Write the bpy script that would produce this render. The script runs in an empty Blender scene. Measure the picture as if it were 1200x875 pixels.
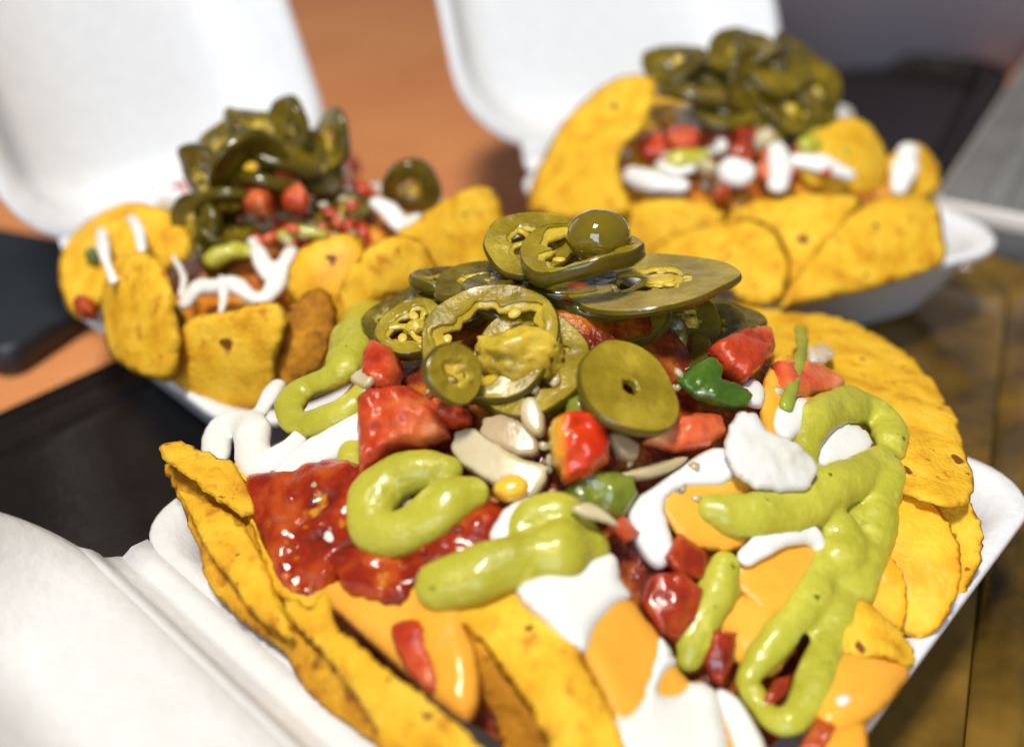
import bpy, bmesh, math, random
import numpy as np
from mathutils import Vector, Matrix, noise
from mathutils.geometry import delaunay_2d_cdt

random.seed(7)
sc = bpy.context.scene
U = 0.01                                   # everything below is laid out in centimetres

# ------------------------------------------------------------------ camera
PITCH = math.radians(32.0)
CAM_H = 18.2
FPX = 1167.0                               # focal length in pixels of the 1200 px wide photograph
cam_d = bpy.data.cameras.new('camera')
cam_d.sensor_width = 36.0
cam_d.lens = 36.0 * FPX / 1200.0
cam_d.clip_start = 0.005
cam_d.clip_end = 50.0
cam_d.dof.use_dof = True
cam_d.dof.focus_distance = 21.5 * U
cam_d.dof.aperture_fstop = 5.6
cam = bpy.data.objects.new('camera', cam_d)
sc.collection.objects.link(cam)
cam.location = (0, 0, CAM_H * U)
cam.rotation_euler = (math.pi / 2 - PITCH, 0, 0)
sc.camera = cam

# ------------------------------------------------------------------ light (indoor lamps)
world = bpy.data.worlds.new('World')
sc.world = world
world.use_nodes = True
bg = world.node_tree.nodes['Background']
bg.inputs[0].default_value = (0.80, 0.84, 0.95, 1)
bg.inputs[1].default_value = 0.09


def lamp(name, loc, target, power, size, col, size_y=None):
    d = bpy.data.lights.new(name, 'AREA')
    d.energy = power
    d.color = col
    d.shape = 'RECTANGLE' if size_y else 'SQUARE'
    d.size = size
    if size_y:
        d.size_y = size_y
    o = bpy.data.objects.new(name, d)
    sc.collection.objects.link(o)
    o.location = loc
    v = Vector(target) - Vector(loc)
    o.rotation_euler = v.to_track_quat('-Z', 'Y').to_euler()
    return o


lamp('ceiling_lamp', (-0.20, -0.15, 1.55), (0.02, 0.22, 0.04), 25.0, 0.22, (1.0, 0.935, 0.83), 0.34)
lamp('window_light', (-0.5, -1.75, 0.95), (0.0, 0.35, 0.04), 27.0, 1.2, (0.68, 0.83, 1.0))

sc.view_settings.view_transform = 'Standard'
sc.view_settings.look = 'None'
sc.view_settings.exposure = 0.22
sc.view_settings.gamma = 1.0
sc.view_settings.use_curve_mapping = False
sc.cycles.use_denoising = True
sc.cycles.max_bounces = 8


# ------------------------------------------------------------------ materials
def mat(name, cols, scale=6.0, rough=0.4, bump=0.0, bump_scale=60.0, sss=0.0, sss_r=(1, .4, .2), sss_s=0.2,
        coat=0.0, spots=None, spec=0.5, trans=0.0, detail=4.0, rough_var=0.0, bump2=None, ior=1.45):
    """cols: list of (position, rgb) for a noise-driven ramp; spots: (rgb, scale, lo, hi)."""
    m = bpy.data.materials.new(name)
    m.use_nodes = True
    nt = m.node_tree
    N, L = nt.nodes, nt.links
    b = N['Principled BSDF']
    tc = N.new('ShaderNodeTexCoord')
    oi = N.new('ShaderNodeObjectInfo')
    mul = N.new('ShaderNodeMath'); mul.operation = 'MULTIPLY'; mul.inputs[1].default_value = 13.7
    L.new(oi.outputs['Random'], mul.inputs[0])
    add = N.new('ShaderNodeVectorMath'); add.operation = 'ADD'
    scl = N.new('ShaderNodeVectorMath'); scl.operation = 'SCALE'; scl.inputs['Scale'].default_value = 100.0
    L.new(tc.outputs['Object'], scl.inputs[0])
    L.new(scl.outputs[0], add.inputs[0]); L.new(mul.outputs[0], add.inputs[1])
    vec = add.outputs[0]

    def nz(s, det=4.0, r=0.55):
        n = N.new('ShaderNodeTexNoise'); n.inputs['Scale'].default_value = s
        n.inputs['Detail'].default_value = det; n.inputs['Roughness'].default_value = r
        L.new(vec, n.inputs['Vector']); return n
    n1 = nz(scale / 10.0, detail)
    rp = N.new('ShaderNodeValToRGB')
    while len(rp.color_ramp.elements) < len(cols):
        rp.color_ramp.elements.new(0.5)
    for e, (p, c) in zip(rp.color_ramp.elements, cols):
        e.position = p; e.color = (*c, 1)
    L.new(n1.outputs['Fac'], rp.inputs[0])
    col = rp.outputs[0]
    for sp in (spots or []):
        rgb, s, lo, hi = sp
        n2 = nz(s / 10.0, 2.0)
        mr = N.new('ShaderNodeMapRange'); mr.inputs[1].default_value = lo; mr.inputs[2].default_value = hi
        L.new(n2.outputs['Fac'], mr.inputs[0])
        mx = N.new('ShaderNodeMix'); mx.data_type = 'RGBA'
        L.new(mr.outputs[0], mx.inputs[0]); L.new(col, mx.inputs[6]); mx.inputs[7].default_value = (*rgb, 1)
        col = mx.outputs[2]
    L.new(col, b.inputs['Base Color'])
    b.inputs['Roughness'].default_value = rough
    b.inputs['Specular IOR Level'].default_value = spec
    b.inputs['IOR'].default_value = ior
    if rough_var:
        n3 = nz(2.2)
        mr = N.new('ShaderNodeMapRange'); mr.inputs[1].default_value = .35; mr.inputs[2].default_value = .65
        mr.inputs[3].default_value = max(.03, rough - rough_var); mr.inputs[4].default_value = rough + rough_var
        L.new(n3.outputs['Fac'], mr.inputs[0]); L.new(mr.outputs[0], b.inputs['Roughness'])
    if sss:
        b.inputs['Subsurface Weight'].default_value = sss
        b.inputs['Subsurface Radius'].default_value = sss_r
        b.inputs['Subsurface Scale'].default_value = sss_s * U
    if coat:
        b.inputs['Coat Weight'].default_value = coat
        b.inputs['Coat Roughness'].default_value = 0.06
    if trans:
        b.inputs['Transmission Weight'].default_value = trans
    if bump:
        n4 = nz(bump_scale / 10.0, 5.0, .6)
        h = n4.outputs['Fac']
        if bump2:
            n5 = nz(bump2[0] / 10.0, 2.0)
            ma = N.new('ShaderNodeMath'); ma.operation = 'MULTIPLY_ADD'
            L.new(n5.outputs['Fac'], ma.inputs[0]); ma.inputs[1].default_value = bump2[1]; L.new(h, ma.inputs[2])
            h = ma.outputs[0]
        bp = N.new('ShaderNodeBump'); bp.inputs['Strength'].default_value = 1.0
        bp.inputs['Distance'].default_value = bump * U
        L.new(h, bp.inputs['Height']); L.new(bp.outputs[0], b.inputs['Normal'])
    return m


M = {}
M['foam'] = mat('white_foam', [(.3, (.71, .725, .75)), (.7, (.76, .775, .80))], 20, .42, .014, 120, sss=.2, sss_r=(1, .9, .8), sss_s=.3, spec=.35, bump2=(26, 1.0), spots=[((.74, .70, .56), 1.6, .70, .85)])
_n = M['foam'].node_tree                        # pressed foam beads
_t = _n.nodes.new('ShaderNodeTexCoord'); _v = _n.nodes.new('ShaderNodeTexVoronoi'); _v.inputs['Scale'].default_value = 420.0
_bp = _n.nodes.new('ShaderNodeBump'); _bp.invert = True; _bp.inputs['Distance'].default_value = .00022; _bp.inputs['Strength'].default_value = .55
_n.links.new(_t.outputs['Object'], _v.inputs['Vector']); _n.links.new(_v.outputs['Distance'], _bp.inputs['Height'])
_ob = [q for q in _n.nodes if q.type == 'BUMP' and q != _bp][0]
_n.links.new(_bp.outputs[0], _ob.inputs['Normal'])
M['chip'] = mat('corn_chip', [(.30, (.66, .31, .012)), (.50, (.82, .47, .024)), (.72, (.90, .58, .055))], 12, .6, .06, 90,
                sss=.12, sss_r=(1, .6, .1), sss_s=.1, spots=[((.56, .23, .010), 22, .56, .76), ((.20, .06, .008), 12, .70, .73), ((.30, .11, .012), 42, .68, .74)], bump2=(20, .9), spec=.25)
M['chip_dark'] = mat('shade_painted_chip', [(.30, (.26, .09, .008)), (.52, (.48, .20, .012)), (.74, (.72, .34, .02))], 16, .65, .10, 50,
                     spots=[((.10, .028, .004), 26, .60, .72)], bump2=(14, 1.5), spec=.2)  # dark copy of the chip: shade on inward faces put into the colour
M['chip_glazed'] = mat('sauce_glazed_chip', [(.30, (.76, .34, .014)), (.50, (.86, .45, .022)), (.72, (.90, .54, .04))], 10, .42, .04, 60,
                       sss=.2, sss_r=(1, .5, .1), sss_s=.15, spots=[((.16, .04, .006), 14, .71, .74)], bump2=(14, 1.2), spec=.35, rough_var=.1)
M['chip_mid'] = mat('half_shade_painted_chip', [(.30, (.44, .17, .008)), (.50, (.64, .31, .014)), (.72, (.82, .46, .03))], 12, .62, .07, 80,
                    spots=[((.30, .10, .008), 20, .56, .74), ((.16, .045, .006), 12, .69, .73)], bump2=(18, 1.0), spec=.25)  # chip colour darkened to paint the shading between layered left chips
M['guac'] = mat('avocado_sauce', [(.30, (.36, .345, .024)), (.70, (.52, .49, .055))], 7, .34, .06, 20, sss=.25, sss_r=(.9, 1, .25), sss_s=.12,
                spots=[((.10, .13, .01), 30, .70, .75), ((.58, .54, .10), 16, .60, .75)], spec=.4, rough_var=.10, coat=.25)
M['cream'] = mat('sour_cream', [(.3, (.77, .77, .73)), (.7, (.82, .82, .79))], 5, .32, .03, 12, sss=.3, sss_r=(1, .95, .8), sss_s=.2, spec=.45, rough_var=.08)
M['cheese'] = mat('cheese_sauce', [(.3, (.82, .36, .03)), (.7, (.88, .45, .06))], 6, .20, .03, 12, sss=.35, sss_r=(1, .55, .12), sss_s=.2, spec=.45, rough_var=.08)
M['salsa'] = mat('red_salsa', [(.28, (.10, .006, .002)), (.5, (.30, .022, .004)), (.66, (.50, .085, .010))], 10, .18, .06, 13, sss=.2, sss_r=(1, .2, .05), sss_s=.15, coat=.4,
                 spots=[((.60, .24, .02), 18, .64, .72)])
M['filling'] = mat('filling', [(.30, (.07, .006, .003)), (.48, (.20, .022, .004)), (.60, (.45, .12, .010)), (.75, (.70, .28, .02))], 9, .25, .15, 20, sss=.1, sss_s=.1, coat=.2)
M['filling_cheesy'] = mat('cheesy_filling', [(.30, (.22, .03, .006)), (.44, (.55, .16, .015)), (.56, (.80, .36, .04)), (.75, (.84, .60, .30))], 9, .25, .12, 20, sss=.2, sss_s=.15, coat=.2)
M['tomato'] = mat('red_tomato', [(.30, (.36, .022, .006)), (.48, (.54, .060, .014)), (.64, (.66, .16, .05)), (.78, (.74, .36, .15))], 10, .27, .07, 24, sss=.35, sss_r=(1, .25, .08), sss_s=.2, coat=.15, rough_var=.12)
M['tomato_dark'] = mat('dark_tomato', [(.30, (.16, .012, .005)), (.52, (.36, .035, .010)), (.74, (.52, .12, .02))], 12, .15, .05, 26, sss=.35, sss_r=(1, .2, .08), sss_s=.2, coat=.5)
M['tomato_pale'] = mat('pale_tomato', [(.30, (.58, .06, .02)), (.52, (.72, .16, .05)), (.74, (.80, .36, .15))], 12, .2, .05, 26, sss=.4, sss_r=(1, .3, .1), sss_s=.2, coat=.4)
M['pepper'] = mat('red_pepper', [(.34, (.78, .45, .02)), (.44, (.66, .05, .006)), (.7, (.56, .018, .005))], 5, .12, .03, 26, sss=.3, sss_r=(1, .2, .05), sss_s=.15, coat=.6)
_n = M['pepper'].node_tree                      # yellow on one side of the cube, red on the rest
_t = _n.nodes.new('ShaderNodeTexCoord'); _x = _n.nodes.new('ShaderNodeSeparateXYZ'); _r = _n.nodes.new('ShaderNodeMapRange')
_r.inputs[1].default_value = -.011; _r.inputs[2].default_value = .011
_n.links.new(_t.outputs['Object'], _x.inputs[0]); _n.links.new(_x.outputs[0], _r.inputs[0])
_rp = [q for q in _n.nodes if q.type == 'VALTORGB'][0]
_n.links.new(_r.outputs[0], _rp.inputs[0])
for _e, _p in zip(_rp.color_ramp.elements, (.26, .40, .8)): _e.position = _p
M['onion'] = mat('onion', [(.3, (.48, .37, .17)), (.5, (.64, .53, .31)), (.72, (.76, .68, .48))], 7, .22, .02, 18, sss=.7, sss_r=(1, .85, .5), sss_s=.35, coat=.25, trans=.2)
M['onion_pink'] = mat('onion_pink', [(.3, (.46, .32, .16)), (.7, (.66, .52, .33))], 5, .22, .02, 18, sss=.7, sss_r=(1, .75, .5), sss_s=.35, coat=.25, trans=.2)
M['onion_clear'] = mat('onion_clear', [(.3, (.70, .68, .56)), (.6, (.84, .84, .80)), (.75, (.78, .82, .90))], 9, .14, .04, 14, sss=.6, sss_r=(1, .95, .8), sss_s=.5, coat=.4, trans=.12)
M['corn'] = mat('corn', [(.3, (.80, .45, .03)), (.7, (.85, .55, .06))], 9, .2, .03, 26, sss=.4, sss_s=.2, coat=.3)
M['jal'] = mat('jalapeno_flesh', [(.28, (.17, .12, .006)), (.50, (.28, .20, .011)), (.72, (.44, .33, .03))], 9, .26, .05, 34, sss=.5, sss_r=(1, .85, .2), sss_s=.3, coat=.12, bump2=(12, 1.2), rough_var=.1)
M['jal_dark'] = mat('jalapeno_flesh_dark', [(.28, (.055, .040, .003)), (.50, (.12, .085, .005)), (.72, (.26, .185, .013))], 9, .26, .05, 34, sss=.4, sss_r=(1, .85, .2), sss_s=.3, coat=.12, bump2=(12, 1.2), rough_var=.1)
M['jal_skin'] = mat('jalapeno_skin', [(.3, (.055, .042, .003)), (.7, (.115, .085, .005))], 8, .14, .03, 12, sss=.1, sss_r=(.9, .8, .15), sss_s=.1, coat=.2)
M['jal_tip'] = mat('jalapeno_tip_skin', [(.3, (.11, .08, .004)), (.7, (.20, .145, .008))], 6, .07, .004, 8, sss=.4, sss_r=(1, .8, .15), sss_s=.3, coat=.8)
M['membrane'] = mat('jalapeno_membrane', [(.3, (.40, .28, .02)), (.55, (.60, .42, .04)), (.75, (.70, .55, .09))], 14, .22, .06, 22, sss=.6, sss_r=(1, .8, .2), sss_s=.3, coat=.4)
M['seed'] = mat('jalapeno_seed', [(.3, (.55, .36, .04)), (.7, (.72, .52, .10))], 14, .25, .02, 24, sss=.3, sss_s=.1)
M['herb'] = mat('green_herb', [(.3, (.03, .075, .006)), (.6, (.07, .15, .012)), (.8, (.16, .22, .03))], 10, .22, .05, 26, sss=.2, sss_s=.1, coat=.4)
M['green'] = mat('green_pepper', [(.3, (.09, .12, .012)), (.7, (.24, .28, .03))], 10, .2, .04, 26, sss=.3, sss_s=.15, coat=.4)
M['stem'] = mat('green_stem', [(.3, (.22, .27, .02)), (.7, (.36, .40, .05))], 10, .3, .03, 26, sss=.3, sss_s=.1)
M['table'] = mat('orange_laminate', [(.3, (.60, .225, .075)), (.7, (.68, .28, .105))], 1.2, .28, .003, 30, spec=.5, rough_var=.05)
M['tray_black'] = mat('black_plastic', [(.3, (.009, .007, .006)), (.7, (.014, .010, .009))], 4, .15, .012, 30, spec=.45, rough_var=.08)
M['tray_warm_reflection'] = mat('plastic_painted_reflection', [(.32, (.028, .017, .004)), (.5, (.11, .063, .010)), (.68, (.22, .125, .02))], 2.5, .14, .03, 7, spec=.6, rough_var=.06)  # warm reflections on a dark glossy tray, painted into the base colour
M['slab'] = mat('grey_slab', [(.3, (.14, .14, .14)), (.7, (.20, .20, .195))], 3, .35, .005, 30)
M['pale_edge'] = mat('pale_edge', [(.3, (.55, .50, .46)), (.7, (.62, .58, .55))], 3, .4)
M['panel'] = mat('dark_panel', [(.3, (.25, .22, .25)), (.7, (.36, .28, .29))], .5, .5)
M['navy'] = mat('navy', [(.3, (.012, .016, .022)), (.7, (.020, .024, .030))], 3, .5)


# ------------------------------------------------------------------ helpers
COL = sc.collection


def link(name, me, m, parent=None, smooth=True):
    if m is not None:
        me.materials.clear(); me.materials.append(M[m] if isinstance(m, str) else m)
    if smooth:
        me.polygons.foreach_set('use_smooth', [True] * len(me.polygons))
    o = bpy.data.objects.new(name, me)
    COL.objects.link(o)
    if parent is not None:
        o.parent = parent
    return o


def recentre(o):
    """put a thing's origin at the middle of its base"""
    me = o.data
    n = len(me.vertices)
    co = np.empty(n * 3); me.vertices.foreach_get('co', co); co = co.reshape(-1, 3)
    c = np.array([(co[:, 0].min() + co[:, 0].max()) / 2, (co[:, 1].min() + co[:, 1].max()) / 2, co[:, 2].min()])
    me.vertices.foreach_set('co', (co - c).ravel()); me.update()
    o.location = Vector(c)
    return o


def tag(o, label, cat, group=None, kind=None):
    o['label'] = label
    if cat: o['category'] = cat
    if group: o['group'] = group
    if kind: o['kind'] = kind
    return o


def mesh(name, verts, faces):
    me = bpy.data.meshes.new(name)
    v = np.asarray(verts, float) * U
    me.from_pydata(v.tolist(), [], faces)
    me.update()
    return me


CT, ST = math.cos(PITCH), math.sin(PITCH)


def rays(px, py):
    u = (np.asarray(px, float) - 600) / FPX
    v = (np.asarray(py, float) - 437.5) / FPX
    return np.stack([u, CT - v * ST, -ST - v * CT], -1)


ORG = np.array([0, 0, CAM_H])


def at(px, py, z):
    d = rays(px, py)
    t = (z - CAM_H) / d[..., 2]
    return ORG + d * t[..., None] if np.ndim(t) else ORG + d * t


class Mound:
    """height of a heap of food over the table"""
    def __init__(self, base, c, amp, sx, sy, bumps=()):
        self.b, self.c, self.a, self.sx, self.sy, self.bumps = base, c, amp, sx, sy, bumps

    def h(self, X, Y):
        z = self.b + self.a * np.exp(-((X - self.c[0]) ** 2 / (2 * self.sx ** 2) + (Y - self.c[1]) ** 2 / (2 * self.sy ** 2)))
        for (x, y, a, s) in self.bumps:
            z = z + a * np.exp(-((X - x) ** 2 + (Y - y) ** 2) / (2 * s * s))
        return z

    def hit(self, px, py):
        px = np.atleast_1d(np.asarray(px, float)); py = np.atleast_1d(np.asarray(py, float))
        d = rays(px, py)
        ts = np.linspace(8, 60, 240)
        Pp = ORG + d[:, None, :] * ts[None, :, None]
        below = Pp[..., 2] < self.h(Pp[..., 0], Pp[..., 1])
        i = np.argmax(below, 1); i = np.where(below.any(1), np.maximum(i, 1), 239)
        lo, hi = ts[i - 1], ts[i]
        for _ in range(14):
            mid = (lo + hi) / 2
            q = ORG + d * mid[:, None]
            bl = q[:, 2] < self.h(q[:, 0], q[:, 1])
            hi = np.where(bl, mid, hi); lo = np.where(bl, lo, mid)
        return ORG + d * hi[:, None]

    def normal(self, p):
        e = .15
        gx = (self.h(p[:, 0] + e, p[:, 1]) - self.h(p[:, 0] - e, p[:, 1])) / (2 * e)
        gy = (self.h(p[:, 0], p[:, 1] + e) - self.h(p[:, 0], p[:, 1] - e)) / (2 * e)
        n = np.stack([-gx, -gy, np.ones_like(gx)], -1)
        return n / np.linalg.norm(n, axis=1)[:, None]

    def out(self, p):
        n = self.normal(p)
        v = ORG - p; v /= np.linalg.norm(v, axis=1)[:, None]
        n = n + v
        return n / np.linalg.norm(n, axis=1)[:, None]


def catmull(pts, step, closed):
    p = np.asarray(pts, float)
    n = len(p)
    out = []
    segs = n if closed else n - 1
    for i in range(segs):
        if closed:
            a, b, c, d = p[(i - 1) % n], p[i], p[(i + 1) % n], p[(i + 2) % n]
        else:
            b, c = p[i], p[i + 1]
            a = p[i - 1] if i > 0 else 2 * b - c
            d = p[i + 2] if i + 2 < n else 2 * c - b
        k = max(1, int(np.linalg.norm((c - b)[:2]) / step))
        for j in range(k):
            t = j / k
            out.append(.5 * (2 * b + (c - a) * t + (2 * a - 5 * b + 4 * c - d) * t * t + (3 * b - a - 3 * c + d) * t ** 3))
    if not closed:
        out.append(p[-1])
    return np.array(out)


def inside(poly, pts):
    x, y = pts[:, 0], pts[:, 1]
    r = np.zeros(len(pts), bool)
    j = len(poly) - 1
    for i in range(len(poly)):
        xi, yi = poly[i]; xj, yj = poly[j]
        with np.errstate(divide='ignore', invalid='ignore'):
            c = ((yi > y) != (yj > y)) & (x < (xj - xi) * (y - yi) / (yj - yi + 1e-12) + xi)
        r ^= c
        j = i
    return r


def dist(poly, pts):
    a = poly; b = np.roll(poly, -1, 0)
    ab = b - a
    t = ((pts[:, None] - a[None]) * ab[None]).sum(-1) / np.maximum((ab * ab).sum(-1), 1e-9)
    t = np.clip(t, 0, 1)
    q = a[None] + t[..., None] * ab[None]
    return np.sqrt(((pts[:, None] - q) ** 2).sum(-1)).min(1)


def fill(outline, step, jag=0.0, smooth=True):
    """smooth closed outline -> points, triangles, distance to the outline, number on the outline"""
    o = catmull(outline, step, True)
    if not smooth:                                # straighter cut sides, corners only a little rounded
        p = np.asarray(outline, float); q = []
        for i in range(len(p)):
            a, c = p[i], p[(i + 1) % len(p)]
            k = max(1, int(np.linalg.norm(c - a) / step))
            q += [a + (c - a) * j / k for j in range(k)]
        q = np.array(q)
        q = (np.roll(q, 1, 0) + 2 * q + np.roll(q, -1, 0)) / 4
        o = q
    if jag:
        for i in range(len(o)):
            o[i] += jag * np.array([noise.noise((o[i][0] * .11, o[i][1] * .11, 3.1)) + .6 * noise.noise((o[i][0] * .33, o[i][1] * .33, 1.1)),
                                    noise.noise((o[i][0] * .11, o[i][1] * .11, 8.7)) + .6 * noise.noise((o[i][0] * .33, o[i][1] * .33, 5.1))])
    lo, hi = o.min(0), o.max(0)
    gx, gy = np.meshgrid(np.arange(lo[0], hi[0], step), np.arange(lo[1], hi[1], step * .87))
    gx = gx + (np.arange(gx.shape[0]) % 2)[:, None] * step * .5
    g = np.stack([gx.ravel(), gy.ravel()], -1)
    g = g[inside(o, g)]
    if len(g):
        dd = dist(o, g)
        g = g[dd > step * .45]
    # extra ring close to the edge, so that the edge rounds over
    allp = np.vstack([o, g]) if len(g) else o
    n = len(o)
    r = delaunay_2d_cdt([Vector(p) for p in allp], [], [list(range(n))], 1, 1e-4)
    pts = np.array([[v.x, v.y] for v in r[0]])
    tris = [tuple(f) for f in r[2]]
    d = dist(o, pts)
    # orientation: image y points down -> make triangles face the viewer
    fixed = []
    for t in tris:
        a, b, c = pts[list(t[:3])]
        cr = (b[0] - a[0]) * (c[1] - a[1]) - (b[1] - a[1]) * (c[0] - a[0])
        fixed.append(t if cr < 0 else t[::-1])
    return pts, fixed, d


def close(top, bot, tris, d):
    """two sheets that share their outline -> closed body"""
    n = len(top)
    edge = d < 1e-3
    idx = np.arange(n)
    bidx = np.where(edge, idx, 0)
    k = n; extra = []
    for i in range(n):
        if not edge[i]:
            bidx[i] = k; k += 1; extra.append(bot[i])
    verts = np.vstack([top, np.array(extra)]) if extra else top
    faces = list(tris)
    for t in tris:
        f = tuple(bidx[i] for i in t[::-1])
        if not all(edge[i] for i in t):
            faces.append(f)
    return verts, faces


def blob(name, m, outline, mound, thick=.25, edge=None, lift=0.0, step=5, wob=.0, wobs=1.2, facets=0, seed=0, jag=0.0, sink=.12, smooth=True):
    """a soft or cut piece that lies on the heap, seen in the photograph inside this outline"""
    if facets:
        smooth = False; step = min(step, 3.5); jag = jag or 1.6
        wob = max(wob, .22); wobs = max(wobs, 2.2)
    pts, tris, d = fill(outline, step, jag, smooth)
    P = mound.hit(pts[:, 0], pts[:, 1])
    n = mound.out(P)
    dep = (P * np.array([0, CT, -ST])).sum(1) + CAM_H * ST
    dcm = d * dep / FPX
    e = edge or thick
    x = np.clip(dcm / e, 0, 1)
    prof = np.sqrt(np.maximum(0, 1 - (1 - x) ** 2))
    T = np.full(len(pts), thick)
    if facets:
        rnd = random.Random(seed * 31 + 5)
        c = P.mean(0); rad = np.linalg.norm(P - c, axis=1).max()
        right = np.array([1, 0, 0.]); up = np.cross(n.mean(0), right)
        a, b = (P - c) @ right / rad, (P - c) @ up / rad
        hts = []
        for k in range(facets):
            an = rnd.uniform(0, 6.28) + k * 6.28 / facets; sl = rnd.uniform(.25, .8)
            hts.append(1.05 + sl * (a * math.cos(an) + b * math.sin(an)))
        hts = np.array(hts); kk = 16.0
        T = thick * np.clip(-np.log(np.exp(-kk * hts).sum(0)) / kk + .05, .12, 1.4)
    if wob:
        w = np.array([noise.noise((q[0] * wobs + seed, q[1] * wobs, q[2] * wobs)) + .5 * noise.noise((q[0] * wobs * 2.3, q[1] * wobs * 2.3 + seed, q[2] * wobs * 2.3)) for q in P])
        T = T * (1 + wob * w)
    top = P + n * (prof * T + lift)[:, None]
    bot = P + n * (lift - sink * prof)[:, None]
    ed = d < 1e-3
    top[ed] = P[ed] + n[ed] * lift
    v, f = close(top, bot, tris, d)
    me = mesh(name, v, f)
    return recentre(link(name, me, m))


def chip(name, outline, plane, bulge=.3, thick=.13, m='chip', jag=4.0, step=7, seed=0, label='', group=None):
    """a curved tortilla chip: the outline lies in a tilted plane given by three (px, py, height) points"""
    pts, tris, d = fill(outline, step, jag)
    A, B, C = [at(*p) for p in plane]
    n = np.cross(B - A, C - A); n /= np.linalg.norm(n)
    if n @ (ORG - A) < 0: n = -n
    r = rays(pts[:, 0], pts[:, 1])
    t = ((A - ORG) @ n) / (r @ n)
    P = ORG + r * t[:, None]
    c = P.mean(0); R = np.linalg.norm(P - c, axis=1).max()
    q = np.linalg.norm(P - c, axis=1) / R
    w = np.array([noise.noise((p[0] * .7 + seed, p[1] * .7, p[2] * .7)) * .10 + noise.noise((p[0] * 1.9, p[1] * 1.9 + seed, p[2] * 1.9)) * .05 for p in P])
    dep = np.linalg.norm(P - ORG, axis=1); dcm = d * dep / FPX
    e = np.sqrt(np.maximum(0, 1 - (1 - np.clip(dcm / (thick * .6), 0, 1)) ** 2))
    mid = P + n * (bulge * (1 - q * q) + w)[:, None]
    top = mid + n * (e * thick / 2)[:, None]
    bot = mid - n * (e * thick / 2)[:, None]
    v, f = close(top, bot, tris, d)
    o = recentre(link(name, mesh(name, v, f), m))
    return tag(o, label, 'chip', group)


def tube_geo(path, rad, seg=14, nrm=None, flat=1.0):
    """rings along a 3-D path; path (n,3), rad (n,); flat < 1 presses the strand down onto its support"""
    V, F = [], []
    n = len(path)
    tang = np.gradient(path, axis=0); tang /= np.linalg.norm(tang, axis=1)[:, None] + 1e-9
    for i in range(n):
        tt = tang[i]
        ref = nrm[i] if nrm is not None else np.array([0, 0, 1.0])
        s = np.cross(tt, ref); s /= np.linalg.norm(s) + 1e-9
        u = np.cross(s, tt)
        for k in range(seg):
            a = 2 * math.pi * k / seg
            V.append(path[i] + rad[i] * (math.cos(a) * s * (1.0 + .12 * (1 - flat)) + math.sin(a) * u * flat))
    for i in range(n - 1):
        for k in range(seg):
            a, b = i * seg + k, i * seg + (k + 1) % seg
            F.append((a, b, b + seg, a + seg))
    for (i, sg) in ((0, -1), (n - 1, 1)):      # rounded ends
        base = i * seg
        prev = [base + k for k in range(seg)]
        tt = tang[i] * sg
        c0 = path[i]
        for j in (1, 2, 3):
            an = j * math.pi / 8
            ring = []
            for k in range(seg):
                off = V[base + k] - c0
                V.append(c0 + off * math.cos(an) + tt * rad[i] * math.sin(an)); ring.append(len(V) - 1)
            for k in range(seg):
                f = (prev[k], prev[(k + 1) % seg], ring[(k + 1) % seg], ring[k])
                F.append(f if sg > 0 else f[::-1])
            prev = ring
        V.append(c0 + tt * rad[i]); tip = len(V) - 1
        for k in range(seg):
            f = (prev[k], prev[(k + 1) % seg], tip)
            F.append(f if sg > 0 else f[::-1])
    return V, F


def remeshed(name, V, F, voxel, it=6, fac=.5):
    me = mesh('raw', V, F)
    o = bpy.data.objects.new('raw', me)
    COL.objects.link(o)
    r = o.modifiers.new('r', 'REMESH'); r.mode = 'VOXEL'; r.voxel_size = voxel * U; r.use_smooth_shade = True
    s = o.modifiers.new('s', 'SMOOTH'); s.factor = fac; s.iterations = it
    bpy.context.view_layer.update()
    dg = bpy.context.evaluated_depsgraph_get()
    out = bpy.data.meshes.new_from_object(o.evaluated_get(dg))
    out.name = name
    bpy.data.objects.remove(o); bpy.data.meshes.remove(me)
    return out


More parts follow.
